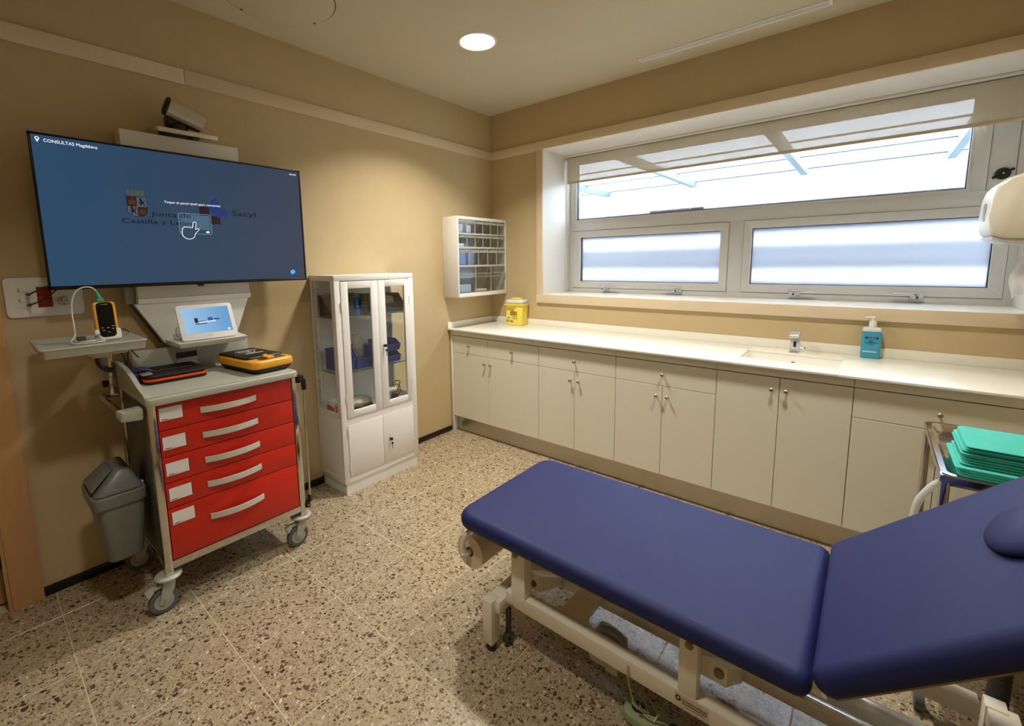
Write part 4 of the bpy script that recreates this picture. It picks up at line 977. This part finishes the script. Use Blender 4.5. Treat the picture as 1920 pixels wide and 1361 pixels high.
# push handle on the left end
obj('push_handle', B().tube([(.09, -2.828, .872), (.085, -2.86, .874), (.10, -2.886, .876), (.14, -2.89, .877), (.3, -2.89, .877), (.50, -2.89, .876)], .0125, 12), steel_shiny, ct)
obj('handle_end', B().hexa([(.49, -2.91, .858), (.545, -2.905, .852), (.545, -2.8285, .846), (.49, -2.8285, .846), (.49, -2.91, .896), (.55, -2.895, .892), (.55, -2.8285, .898), (.49, -2.8285, .898)], .01), grey_pl, ct)
# locking bar on the right end
lk = obj('lock_bracket', B().box(cxf - .035, cxf + .012, cy1 - .004, cy1 + .03, .866, .901, .003).box(cxf - .012, cxf + .014, cy1 + .024, cy1 + .04, .825, .882, .003), black_pl, ct)
obj('rivet', B().cyl((cxf + .012, cy1 + .012, .884), (cxf + .0145, cy1 + .012, .884), .0035, 10), chrome, lk)
lk2 = obj('lock_bracket', B().box(cxf - .035, cxf + .006, cy1 + .0005, cy1 + .024, .197, .228, .003).box(cxf - .012, cxf + .006, cy1 + .016, cy1 + .03, .222, .262, .003), black_pl, ct)
obj('rivet', B().cyl((cxf + .006, cy1 + .011, .213), (cxf + .008, cy1 + .011, .213), .0035, 10), chrome, lk2)
obj('locking_bar', B().cyl((cxf, cy1 + .026, .255), (cxf, cy1 + .029, .84), .0045, 10), steel_shiny, ct)
# raised side tray on its post
obj('tray_post', B().cyl((.10, -2.842, .90), (.10, -2.842, 1.10), .0135, 16).box(.082, .118, -2.858, -2.829, .88, .962, .003), steel_shiny, ct)
obj('post_knob', B().lathe([(.008, 0), (.016, -.004), (.016, -.018), (.010, -.021)], (.10, -2.858, .93), 16, 'y'), black_pl, ct)
def dish(x0, x1, y0, y1, z0, z1, wall, rc, sink=None):
    """shallow tray: flared rim, sunk floor"""
    b = B()
    def ol(i, z, r):
        out = []
        for (cx_, cy_, a0_) in ((x1 - i - r, y1 - i - r, 0), (x0 + i + r, y1 - i - r, 90), (x0 + i + r, y0 + i + r, 180), (x1 - i - r, y0 + i + r, 270)):
            for k in range(5):
                t = math.radians(a0_ + 90 * k / 4); out.append(b.bm.verts.new((cx_ + r * math.cos(t), cy_ + r * math.sin(t), z)))
        return out
    R = [ol(min(wall * 1.1, .010), z0, rc * .7), ol(.004, z1 - .01, rc), ol(0, z1 - .004, rc), ol(.003, z1, rc), ol(wall * .5, z1, rc * .9), ol(wall, (z1 - sink) if sink else z0 + .010, rc * .7)]
    b.bm.faces.new(R[0][::-1])
    for p, q in zip(R, R[1:]):
        for k in range(len(p)): b.bm.faces.new([p[k], p[(k + 1) % len(p)], q[(k + 1) % len(p)], q[k]])
    b.bm.faces.new(R[-1])
    return b
obj('side_tray', dish(.07, .442, -3.09, -2.765, 1.120, 1.157, .024, .014, .007), grey_pl, ct, sharp=40)
obj('tray_bracket', B().box(.09, .36, -2.95, -2.82, 1.1, 1.1195, .003).box(.29, .33, -2.93, -2.88, 1.086, 1.0995, .002), steel, ct)
obj('tray_lever', B().tube([(.31, -2.912, 1.0855), (.31, -2.911, 1.065), (.31, -2.902, 1.045), (.312, -2.885, 1.03), (.314, -2.868, 1.026)], .0115, 12), black_pl, ct)
# bin hung on the cart's left end
bn = thing('swing_bin', (.32, -2.915, .24), 'grey swing-lid waste bin hanging on the left end of the red cart', 'bin')
bx0, bx1, by0, by1 = .19, .452, -3.006, -2.8265
obj('bin_body', B().rslab(bx0 + .006, bx1 - .006, by0 + .012, by1 - .004, .24, .512, .03, .012, taper=.022), bin_grey, bn, sharp=45)
obj('rim', B().rslab(bx0, bx1, by0, by1 - .001, .487, .537, .03, .005), bin_grey, bn)
my = -2.893
obj('hood', B().hexa([(bx0 + .006, by0 + .006, .5375), (bx1 - .006, by0 + .006, .5375), (bx1 - .006, by1 - .007, .5375), (bx0 + .006, by1 - .007, .5375), (bx0 + .05, my - .02, .632), (bx1 - .06, my - .02, .627), (bx1 - .06, my + .02, .627), (bx0 + .05, my + .02, .632)], .014), bin_grey, bn, sharp=50)
obj('swing_flap', B().hexa([(bx0 + .045, by0 + .009, .557), (bx1 - .045, by0 + .009, .557), (bx1 - .075, my - .032, .62), (bx0 + .065, my - .032, .623), (bx0 + .045, by0 + .004, .561), (bx1 - .045, by0 + .004, .561), (bx1 - .075, my - .037, .624), (bx0 + .065, my - .037, .627)], .002), bin_grey, bn)
obj('flap_gap', B().box(bx0 + .05, bx1 - .05, by0 + .0055, by0 + .0085, .549, .553), black_pl, bn)
obj('hook', B().box(.34, .36, by1 - .001, by1 + .004, .46, .53, .001).box(.34, .36, by1 + .004, by1 + .0055, .50, .53, .0005), white_metal, bn)

# ------------------------------------------------------------------ things on the side tray
pm = thing('patient_monitor', (.295, -2.87, 1.135), 'handheld black and yellow monitor standing in a white dock on the side tray', 'monitor')
pz = 1.1503; mlean = math.radians(12)
def ml(b): return b.rot((0, 0, 0), 'Y', -mlean).move(.305, -2.868, pz)
obj('dock', ml(plate(-.05, .0101, -.0435, .0435, .0035, .05, .008, .005)).box(.262, .3085, -2.908, -2.828, pz + .0002, pz + .016, .004), white_plastic, pm)
obj('device_body', ml(plate(-.03, .0094, -.0365, .0365, .02, .163, .011, .004)), amber, pm)
fp = obj('front_plate', ml(plate(-.002, .0106, -.0275, .0275, .014, .161, .016, .001)), mat('glossy_black', (10, 10, 12), .12), pm)
obj('display', ml(B().box(.0105, .0110, -.0225, .0225, .074, .146)), mat('dark_display', (14, 20, 20), .08), fp)
for (y, z) in ((-.017, .054), (.019, .059), (-.013, .043), (.017, .048), (.002, .052), (.003, .035)):
    obj('key', ml(plate(.0105, .0115, y - .0045, y + .0045, z - .0014, z + .0014, .001, .0003)), mat('key_grey', (170, 170, 165), .4), fp)
text('lettering', 'mindray', (.305 - .155 * math.sin(mlean) + .0120, -2.8675, pz + .149), (0, 1, 0), (-math.sin(mlean), 0, math.cos(mlean)), .0035, white_ink, pm, .02, .001, 'CENTER')
sn = thing('sensor_cable', (.3, -2.93, 1.14), 'white sensor cable with green plug looping from the monitor to a grey finger clip', 'cable')
ptop = Vector((.305 - .163 * math.sin(mlean) - .006, -2.8755, pz + .1615))
tealm = mat('teal_plug', (74, 176, 150), .45)
obj('connector', B().box(ptop.x - .008, ptop.x + .008, ptop.y - .011, ptop.y + .011, ptop.z + .0005, ptop.z + .014, .002).cyl((ptop.x, ptop.y, ptop.z + .014), (ptop.x - .002, ptop.y - .010, ptop.z + .047), .007, 14, .0045), tealm, sn)
z0 = 1.1535
obj('cord', B().tube([(ptop.x - .002, ptop.y - .010, ptop.z + .046), (ptop.x, ptop.y - .022, ptop.z + .060), (.27, -2.925, ptop.z + .062), (.275, -2.95, ptop.z + .045), (.27, -2.963, ptop.z + .01), (.27, -2.968, 1.27), (.28, -2.968, 1.22), (.285, -2.97, 1.18), (.30, -2.985, 1.162), (.33, -2.975, z0 + .001), (.345, -2.92, z0 + .001), (.32, -2.885, z0 + .001), (.29, -2.905, z0 + .002), (.29, -2.95, z0 + .003), (.32, -2.965, z0 + .006), (.338, -2.935, z0 + .007), (.31, -2.90, z0 + .006), (.285, -2.925, z0 + .006), (.30, -2.955, z0 + .008), (.32, -2.945, z0 + .009)], .0026, 8), white_plastic, sn)
cl = obj('finger_clip', B().hexa([(.305, -2.965, z0 + .010), (.330, -2.965, z0 + .010), (.330, -2.915, z0 + .010), (.305, -2.915, z0 + .010), (.307, -2.965, z0 + .022), (.328, -2.965, z0 + .022), (.328, -2.918, z0 + .028), (.307, -2.918, z0 + .028)], .003), mat('clip_grey', (150, 150, 140), .5), sn)
obj('clip_pad', B().box(.3025, .3325, -2.97, -2.943, z0 + .011, z0 + .026, .003), dark_pl, sn)
obj('clip_tail', B().box(.308, .326, -2.918, -2.897, z0 + .022, z0 + .029, .002).box(.308, .326, -2.918, -2.897, z0 + .009, z0 + .015, .002), mat('clip_grey', (150, 150, 140), .5), sn)
tag(obj('black_lead', B().tube([(.25, -2.838, pz + .03), (.23, -2.815, pz + .036), (.22, -2.80, pz + .033), (.21, -2.786, pz + .022), (.19, -2.78, pz + .012)], .0022, 8), black_pl, at=(.23, -2.81, pz + .01)), 'short black lead behind the handheld monitor', 'lead')

# ------------------------------------------------------------------ things on the cart top
ZT = .9348
cs = thing('flat_case', (.215, -2.642, ZT), 'flat black zip case with orange piping on the cart top', 'case')
obj('case_base', B().rslab(.097, .333, -2.768, -2.520, ZT, ZT + .012, .035, .005), black_pl, cs)
obj('piping', B().rslab(.095, .336, -2.770, -2.518, ZT + .0122, ZT + .0235, .036, .004), orange, cs)
obj('case_lid', B().rslab(.098, .332, -2.767, -2.521, ZT + .0238, ZT + .041, .035, .012), mat('black_fabric', (16, 15, 18), .6, bump=.3, bscale=300), cs)
lbm_ = B(); rr = random.Random(3); yy = -2.712
while yy < -2.562:
    w_ = rr.uniform(.004, .009); lbm_.box(.222 - rr.choice((0, .002)), .230, yy, yy + w_, ZT + .0408, ZT + .0416); yy += w_ + .003
obj('print', lbm_, mat('copper_print', (196, 92, 60), .5), cs, label='faint orange line of lettering')
dl = thing('cable_bundle', (.27, -2.765, ZT), 'bundle of violet cable and black plug at the cart corner', 'cable')
vio = mat('violet_fabric', (74, 66, 110), .6, noise=.3, nscale=40)
b = B()
for k in range(7):
    o_ = k * .008
    b.tube([(.15 + o_ * 1.6, -2.797 + .004 * math.sin(k), ZT + .05 - .004 * abs(k - 3)), (.16 + o_ * 1.6, -2.772, ZT + .064 - .003 * abs(k - 3)), (.17 + o_ * 1.6, -2.745 + .005 * math.cos(k), ZT + .055), (.18 + o_ * 1.6, -2.722, ZT + .047)], .0055, 8)
obj('loops', b, vio, dl)
obj('buckle', B().box(.26, .315, -2.775, -2.735, ZT + .043, ZT + .0495, .002).move(0, 0, 0), mat('silver_buckle', (190, 186, 176), .3, metal=.6), dl)
obj('strap', B().box(.2, .262, -2.806, -2.773, ZT + .0005, ZT + .045, .006), vio, dl)
ad = thing('power_adapter', (.12, -2.785, ZT), 'black power adapter with a looped lead behind the violet bundle', 'adapter')
obj('adapter_body', B().box(.095, .14, -2.806, -2.768, ZT + .0005, ZT + .042, .006).box(.105, .13, -2.80, -2.782, ZT + .042, ZT + .075, .006), black_pl, ad)
obj('lead', B().tube([(.117, -2.79, ZT + .073), (.115, -2.795, ZT + .11), (.12, -2.808, ZT + .145), (.125, -2.80, ZT + .165), (.125, -2.78, ZT + .16), (.125, -2.755, ZT + .12), (.125, -2.742, ZT + .098)], .0025, 8).tube([(.122, -2.787, ZT + .07), (.118, -2.778, ZT + .12), (.118, -2.772, ZT + .17), (.118, -2.77, ZT + .185)], .0022, 8), black_pl, ad)
df = thing('defibrillator', (.335, -2.312, ZT), 'amber and black portable defibrillator lying on the cart top', 'defibrillator')
dx0, dx1, dy0, dy1 = .155, .53, -2.42, -2.206
obj('under_shell', B().rslab(dx0 + .012, dx1 - .004, dy0 + .010, dy1 - .006, ZT, ZT + .024, .03, .008, taper=.014), black_pl, df)
obj('amber_shell', B().rslab(dx0, dx1, dy0, dy1, ZT + .0242, ZT + .064, .035, .012), amber, df)
ld_ = obj('lid', B().rslab(dx0 + .012, dx1 - .082, dy0 + .012, dy1 - .012, ZT + .058, ZT + .0745, .022, .008), mat('lid_black', (22, 22, 24), .42), df)
hnd = obj('grip_recess', B().rslab(dx1 - .07, dx1 - .026, dy0 + .05, dy1 - .03, ZT + .0625, ZT + .066, .012, .0015), mat('grip_grey', (66, 64, 58), .45), df)
obj('latch', B().box(dx1 - .08, dx1 - .028, -2.335, -2.298, ZT + .065, ZT + .076, .004).box(dx1 - .09, dx1 - .076, -2.327, -2.306, ZT + .0748, ZT + .081, .003), amber, df)
zt = ZT + .0747
text('lettering', 'mindray', (.235, -2.243, zt), (0, -1, 0), (1, 0, 0), .021, white_ink, df, .115, .0006)
hp_ = [(-2.3, .318), (-2.322, .30), (-2.345, .283), (-2.352, .268), (-2.348, .256), (-2.336, .252), (-2.322, .256), (-2.312, .266), (-2.30, .256), (-2.286, .252), (-2.274, .258), (-2.270, .270), (-2.278, .288)]
hb = B()
for p in ringpolys([(x, y) for y, x in hp_], .004): hb.prism(p, 'z', zt, zt + .0008)
hb.prism([(.266, -2.300), (.290, -2.318), (.286, -2.306), (.306, -2.310), (.284, -2.296), (.288, -2.306)], 'z', zt, zt + .0009)
obj('heart_mark', hb, white_ink, df)
obj('print', B().prism([(.331, -2.350), (.343, -2.350), (.343, -2.262), (.331, -2.262)], 'z', zt, zt + .0008), mat('pale_print', (214, 214, 210), .5), df)
df.rotation_euler = (0, 0, math.radians(7))
#PART5
# ================================================================== EXAMINATION COUCH
cu = thing('examination_couch', (2.3, -1.785, 0), 'blue padded examination couch with raised backrest and cream steel frame', 'couch')
py0, py1 = -2.108, -1.466
obj('seat_pad', B().rslab(1.548, 2.678, py0, py1, .436, .503, .07, .033, n=8, m=7, radii=(.035, .075, .075, .035)), blue_pad, cu, sharp=60)
HX, HZ = 2.69, .47
TH = math.radians(43)
bp = B().rslab(2.688, 3.335, py0, py1, .436, .503, .07, .033, n=8, m=7, radii=(.07, .035, .035, .07))
bp.rot((HX, 0, HZ), 'Y', -TH).move(-.004, 0, .016)
obj('back_pad', bp, blue_pad, cu, sharp=60)
pl_ = B().ball((3.19, -1.785, .512), .092, .105, .026, 28, 14); pl_.rot((HX, 0, HZ), 'Y', -TH).move(-.004, 0, .016)
obj('face_hole_plug', pl_, blue_pad, cu, sharp=60, label='oval plug cushion on the backrest')
shad = mat('tan_board', (150, 124, 84), .6)
obj('seat_board', B().box(1.60, 2.665, py0 + .035, py1 - .035, .425, .4375, .001), shad, cu)
bb = B().box(2.70, 3.30, py0 + .035, py1 - .035, .425, .4375, .001); bb.rot((HX, 0, HZ), 'Y', -TH).move(-.004, 0, .016)
obj('back_board', bb, shad, cu)
obj('hinge_bracket', B().prism([(2.662, .425), (2.706, .425), (2.690, .478), (2.68, .478)], 'y', -2.04, -2.01).prism([(2.662, .425), (2.706, .425), (2.690, .478), (2.68, .478)], 'y', -1.56, -1.53), couch_m, cu)
# front frame: posts on a lower rail, rounded at the left end
NY0, NY1 = -2.052, -2.012
lower = [(1.787, .43), (1.787, .215)] + [(1.807 + .02 * math.cos(t) - .0, .208 + .02 * math.sin(t)) for t in [PI + k * PI / 8 for k in range(5)]] + [(3.02, .188), (3.02, .240), (1.846, .240), (1.846, .43)]
obj('side_frame', B().prism(lower, 'y', NY0, NY1, .002), couch_m, cu)
obj('post', B().box(2.379, 2.428, NY0 - .0015, NY1, .2405, .4245, .002), couch_m, cu)
obj('post', B().box(2.965, 3.02, NY0, NY1, .2405, .425, .002), couch_m, cu)
for x, z in ((1.806, .402), (2.405, .397), (2.99, .39)):
    obj('bolt', B().lathe([(.011, 0), (.011, -.004), (.006, -.006)], (x, NY0 - .0016, z), 18, 'y'), mat('bronze_bolt', (134, 116, 76), .35, metal=.7), cu)
obj('inner_rail', B().box(1.775, 3.03, -1.812, -1.775, .15, .2, .012, 4), mat('glossy_enamel', (236, 234, 224), .12, spec=.8, coat=.6), cu)
obj('inner_rail', B().box(1.775, 3.2, -1.722, -1.685, .12, .2, .012, 4), mat('glossy_enamel', (236, 234, 224), .12, spec=.8, coat=.6), cu)
obj('far_frame', B().prism([(a, b_) for a, b_ in lower], 'y', -1.572, -1.532, .002), couch_m, cu)
obj('cross_plate', B().box(1.965, 2.045, -2.012, -1.8125, .2, .2385, .002).box(1.99, 2.0, -1.9, -1.85, .06, .2, .001), couch_m, cu)
obj('link_arm', B().hexa([(1.80, -1.98, .235), (1.86, -1.98, .235), (1.86, -1.815, .16), (1.80, -1.815, .16), (1.80, -1.98, .30), (1.86, -1.98, .30), (1.86, -1.815, .2), (1.80, -1.815, .2)], .003), couch_m, cu)
obj('link_arm', B().hexa([(2.42, -1.99, .27), (2.49, -1.99, .27), (2.50, -1.815, .15), (2.44, -1.815, .15), (2.42, -1.99, .33), (2.49, -1.99, .33), (2.50, -1.815, .2), (2.44, -1.815, .2)], .003), couch_m, cu)
obj('bolt', B().lathe([(.013, 0), (.013, -.005), (.006, -.007)], (2.47, -1.993, .305), 18, 'y').lathe([(.011, 0), (.011, -.005), (.006, -.007)], (1.84, -1.982, .262), 18, 'y'), mat('bronze_bolt', (134, 116, 76), .35, metal=.7), cu)
# feet on cross bars
def foot(x, ys, ye):
    obj('cross_bar', B().box(x - .017, x + .045, min(ys, ye), max(ys, ye), .155, .205, .003), couch_m, cu)
    for y in (ys, ye):
        s = 1 if y == max(ys, ye) else -1
        f = obj('foot', B().box(x - .02, x + .025, y - .024, y + .024, .03, .208, .003), couch_m, cu)
        obj('rubber_tip', B().lathe([(.019, 0), (.02, .004), (.02, .026), (.016, .03)], (x + .003, y, .0005), 20), black_pl, f)
foot(1.712, -2.085, -1.5)
foot(3.06, -2.085, -1.5)
obj('frame_joint', B().box(1.757, 1.7865, -2.05, -2.015, .19, .236, .002).box(3.02, 3.043, -2.05, -2.015, .19, .205, .002), couch_m, cu)
obj('cap_bolt', B().lathe([(.012, 0), (.012, .004), (.007, .008)], (1.738, -2.0, .2055), 16), steel, cu)
obj('retract_wheel', B().cyl((1.745, -2.03, .026), (1.765, -2.03, .026), .025, 22).box(1.746, 1.764, -2.037, -2.023, .026, .154, .002).cyl((1.74, -2.03, .026), (1.77, -2.03, .026), .007, 10), mat('olive_steel', (92, 96, 84), .3, metal=.8), cu)
# lifting motor and its arm
mg = mat('motor_grey', (188, 190, 174), .45)
mo = obj('motor', B().rslab(2.06, 2.135, -1.985, -1.875, .085, .178, .02, .02).box(2.12, 2.165, -1.97, -1.885, .07, .165, .006), mg, cu)
obj('motor_cap', B().tube([(2.09, -1.93, .18), (2.12, -1.925, .188), (2.15, -1.92, .178), (2.165, -1.92, .155)], .014, 10), mat('motor_blue_grey', (140, 148, 164), .45), mo)
obj('actuator', B().hexa([(2.16, -1.955, .10), (2.96, -1.955, .12), (2.96, -1.91, .12), (2.16, -1.91, .10), (2.16, -1.955, .145), (2.96, -1.955, .165), (2.96, -1.91, .165), (2.16, -1.91, .145)], .004), mat('satin_aluminium', (176, 178, 182), .35, metal=.7), cu)
wr = B()
pts = []
for k in range(29):
    a = k * PI / 4; pts.append((2.17 + .0014 * k, -1.932 + .032 * math.cos(a), .124 + .03 * math.sin(a)))
wr.tube(pts, .0027, 6, 3)
cord_m = mat('beige_cord', (168, 164, 140), .5)
obj('wound_cord', wr, cord_m, cu)
obj('control_cord', B().tube([(2.205, -1.965, .11), (2.212, -1.99, .115), (2.222, -2.0, .13), (2.235, -2.012, .185), (2.235, -2.058, .225), (2.24, -2.056, .17), (2.255, -2.04, .10), (2.285, -2.005, .055)], .0027, 8), cord_m, cu)
# maker's sticker on the rail
lbm = mat('sticker', (206, 196, 168), .45)
stk = obj('sticker', B().box(2.372, 2.462, NY0 - .0008, NY0, .192, .236), lbm, cu)
text('lettering', 'sinalmobel', (2.392, NY0 - .0009, .216), (1, 0, 0), (0, 0, 1), .0095, ink, stk, .066, .0008)
text('lettering', 'www.sinalmobel.com', (2.398, NY0 - .0009, .2005), (1, 0, 0), (0, 0, 1), .0045, ink, stk, .055, .0006)
flat('print', ringpolys(circ(2.382, .219, .0055, .0065, 16), .003), 'y', NY0 - .0016, mat('sticker_mark', (110, 84, 76), .5), stk)
flat('print', [[(2.392, .2095), (2.458, .2095), (2.458, .2112), (2.392, .2112)]], 'y', NY0 - .0016, ink, stk)
# roll holder and roll
obj('roll_holder', B().tube([(1.60, -2.02, .425), (1.60, -2.07, .42), (1.585, -2.082, .395), (1.572, -2.082, .355), (1.574, -2.078, .325), (1.576, -2.06, .312), (1.576, -1.8, .312), (1.576, -1.5, .312)], .0105, 12), white_metal, cu)
rl = thing('paper_roll', (1.576, -1.79, .31), 'white couch paper roll hanging under the foot end of the blue couch', 'paper roll')
def rollmesh():
    b = B(); r0, r1, a, c = .02, .068, -2.048, -1.54; n = 36
    P = lambda r, y: [b.bm.verts.new((1.576 + r * math.cos(2 * PI * k / n), y, .312 + r * math.sin(2 * PI * k / n))) for k in range(n)]
    R = [P(r0, a), P(r1, a), P(r1, c), P(r0, c)]
    for q in range(4):
        p, s_ = R[q], R[(q + 1) % 4]
        for k in range(n): b.bm.faces.new([p[k], p[(k + 1) % n], s_[(k + 1) % n], s_[k]])
    return b
obj('paper', rollmesh(), mat('couch_paper', (222, 208, 180), .8, noise=.06, nscale=40), rl)
obj('core', B().lathe([(.0195, -2.0475), (.0195, -1.54), (.0165, -1.54), (.0165, -2.0475), (.0195, -2.0475)], (1.576, 0, .312), 20, 'y', caps=False), mat('cardboard', (116, 92, 58), .8), rl)
# hand control lying on the floor
pd = thing('foot_control', (2.3, -1.99, 0), 'pale green two-button control with coiled cord on the floor under the couch', 'control')
obj('shell', B().rslab(2.205, 2.42, -2.035, -1.955, .0005, .042, .03, .014), mat('pale_green_plastic', (150, 164, 124), .4), pd)
obj('button', B().lathe([(.02, 0), (.019, .004), (.006, .006)], (2.247, -1.995, .0417), 20), mat('slate_button', (40, 50, 56), .4), pd)
obj('button', B().lathe([(.02, 0), (.019, .004), (.006, .006)], (2.362, -1.995, .0417), 20), mat('slate_button', (40, 50, 56), .4), pd)
obj('coiled_cord', B().tube([(2.285, -2.005, .056), (2.26, -1.985, .072), (2.235, -1.985, .07), (2.235, -2.01, .062), (2.27, -2.012, .054), (2.31, -2.005, .056), (2.295, -1.985, .066), (2.262, -1.972, .072), (2.255, -2.0, .066), (2.28, -2.02, .056), (2.315, -2.01, .052), (2.34, -2.0, .05), (2.372, -2.005, .047)], .0024, 8), cord_m, pd)
obj('cord_tie', B().tube([(2.305, -2.018, .05), (2.31, -2.012, .064), (2.312, -1.998, .066), (2.314, -1.992, .056)], .0015, 6), white_plastic, pd)

# ================================================================== INSTRUMENT TROLLEY
tl_ = thing('instrument_trolley', (3.1, -1.1, 0), 'polished steel tray trolley in front of the cabinets at right', 'trolley')
TX0, TX1, TY0, TY1, TZ = 2.912, 3.298, -1.398, -.807, .80
obj('tray', dish(TX0, TX1, TY0, TY1, TZ - .035, TZ, .034, .03), steel_shiny, tl_, sharp=40)
for x in (TX0 + .014, TX1 - .014):
    for y in (TY0 + .016, TY1 - .016):
        lg = obj('leg', B().cyl((x, y, .085), (x, y, TZ - .004), .0125, 16), steel_shiny, tl_)
        obj('caster', B().cyl((x - .011, y, .036), (x + .011, y, .036), .0355, 22).box(x - .013, x + .013, y - .012, y + .012, .06, .085, .003), rubber, lg)
obj('tray_band', B().box(TX0 + .002, TX1 - .002, TY0 + .001, TY0 + .005, TZ - .024, TZ - .006).box(TX0 + .001, TX0 + .005, TY0 + .003, TY1 - .003, TZ - .024, TZ - .006), steel_shiny, tl_)
obj('lower_shelf', B().box(TX0 + .02, TX1 - .02, TY0 + .02, TY1 - .02, .27, .282, .002), steel_shiny, tl_)
zt_ = TZ - .0245
ordn = ['lowest', 'second', 'third', 'fourth', 'fifth', 'sixth', 'seventh', 'eighth', 'ninth', 'tenth', 'eleventh', 'topmost']
rd = random.Random(5)
for k in range(12):
    ox_ = rd.uniform(-.006, .008) + (.012 if k > 4 else 0); oy_ = rd.uniform(-.005, .005) + (.028 if k > 4 else 0); h_ = .0074
    if k == 4: oy_ += .02
    b = B().rslab(2.962 + ox_, 3.255, -1.318 + oy_, -1.078 + oy_ * .6, zt_, zt_ + h_ * .46, .012, .0016, n=4, m=2).rslab(2.955 + ox_, 3.253, -1.322 + oy_, -1.076 + oy_ * .6, zt_ + h_ * .54, zt_ + h_, .016, .0018, n=4, m=2).box(3.245, 3.2555, -1.31 + oy_, -1.08 + oy_ * .6, zt_ + .001, zt_ + h_ - .001)
    for v in b.bm.verts:      # soft left ends sag a little
        t_ = max(0, (3.02 - v.co.x) / .07); v.co.z -= .004 * t_ * t_ * (k / 11)
    tag(obj('folded_drape', b, green_cloth, at=(3.1, -1.19, zt_)), ordn[k] + (' folded green drape of the stack on the steel trolley' if k in (0, 11) else ' folded green drape counted from the bottom of the trolley stack'), 'drape', 'folded green drapes on the trolley')
    zt_ += h_ + .0004
tag(obj('plastic_hose', B().tube([(2.90, -1.12, .30), (2.885, -1.115, .45), (2.893, -1.11, .565), (2.912, -1.105, .618), (2.942, -1.1, .662), (2.98, -1.1, .68), (3.03, -1.1, .677), (3.08, -1.1, .64), (3.11, -1.1, .55), (3.12, -1.1, .42), (3.12, -1.1, .284)], .011, 12), hose_m, at=(3.0, -1.1, .284)), 'milky white plastic hose arching under the trolley tray', 'hose')
tag(obj('corrugated_hose', B().lathe([(.022 if k % 2 else .0245, .0005 + k * .0075) for k in range(80)], (3.075, -1.44, 0), 18), mat('dark_corrugated', (54, 58, 58), .5), at=(3.075, -1.44, 0)), 'dark grey ribbed hose standing behind the couch backrest', 'hose')

# ================================================================== PAPER TOWEL DISPENSER
dp = thing('towel_dispenser', (3.2, -.37, 1.49), 'white paper towel dispenser on the right wall beside the window', 'dispenser')
prof = [(3.306, 1.50), (3.10, 1.515), (3.064, 1.535), (3.056, 1.60), (3.060, 1.68), (3.072, 1.725), (3.098, 1.752), (3.14, 1.768), (3.306, 1.785)]
obj('cover', B().prism(prof, 'y', -.50, -.24, .012), mat('ivory_cover', (236, 232, 216), .3), dp, sharp=50)
obj('base_tray', B().prism([(3.306, 1.485), (3.12, 1.492), (3.075, 1.512), (3.07, 1.524), (3.10, 1.5135), (3.306, 1.4985)], 'y', -.49, -.25, .002), mat('grey_white_tray', (206, 210, 216), .35), dp)
vs = B().rslab(-.41, -.35, 1.59, 1.665, 0, .003, .022, .0008)
for v in vs.bm.verts: v.co = Vector((3.0555 - v.co.z * .9 + .0025, v.co.x, v.co.y))
obj('view_slot', vs, mat('slot_grey', (150, 158, 170), .3), dp)
def towel(x0, x1, y0, z0, z1, label, sw):
    b = B(); n = 16; m = 12; t = .0012
    G = []
    for s_ in (0, 1):
        L = []
        for i in range(n + 1):
            for j in range(m + 1):
                u = i / n; w = j / m
                z = z1 - (z1 - z0) * u * (1 - .25 * w) + .010 * math.sin(w * 7 + sw) * u
                x = x0 + (x1 - x0) * w + .012 * math.sin(u * 7 + sw) * (1 - w) - .016 * u * (1 - w)
                y = y0 + .016 * math.sin(w * 8 + sw) * (.2 + u) + .010 * math.sin(u * 6 + sw) + s_ * t
                L.append(b.bm.verts.new((x, y, z)))
        G.append(L)
    q = lambda s_, i, j: G[s_][i * (m + 1) + j]
    for i in range(n):
        for j in range(m):
            b.bm.faces.new([q(0, i, j), q(0, i, j + 1), q(0, i + 1, j + 1), q(0, i + 1, j)]); b.bm.faces.new([q(1, i, j), q(1, i + 1, j), q(1, i + 1, j + 1), q(1, i, j + 1)])
    for i in range(n):
        for j in (0, m): b.bm.faces.new([q(0, i, j), q(0, i + 1, j), q(1, i + 1, j), q(1, i, j)])
    for j in range(m):
        for i in (0, n): b.bm.faces.new([q(0, i, j), q(0, i, j + 1), q(1, i, j + 1), q(1, i, j)])
    tag(obj('paper_towel', b, cloth_sheet('tissue', (246, 246, 246), .04, .45), at=(x0, y0, z1), sharp=60), label, 'paper towel', 'towels hanging from the dispenser')
towel(3.165, 3.28, -.42, 1.262, 1.484, 'front white paper towel hanging from the dispenser', .4)
towel(3.19, 3.285, -.34, 1.30, 1.484, 'rear white paper towel hanging from the dispenser', 1.6)
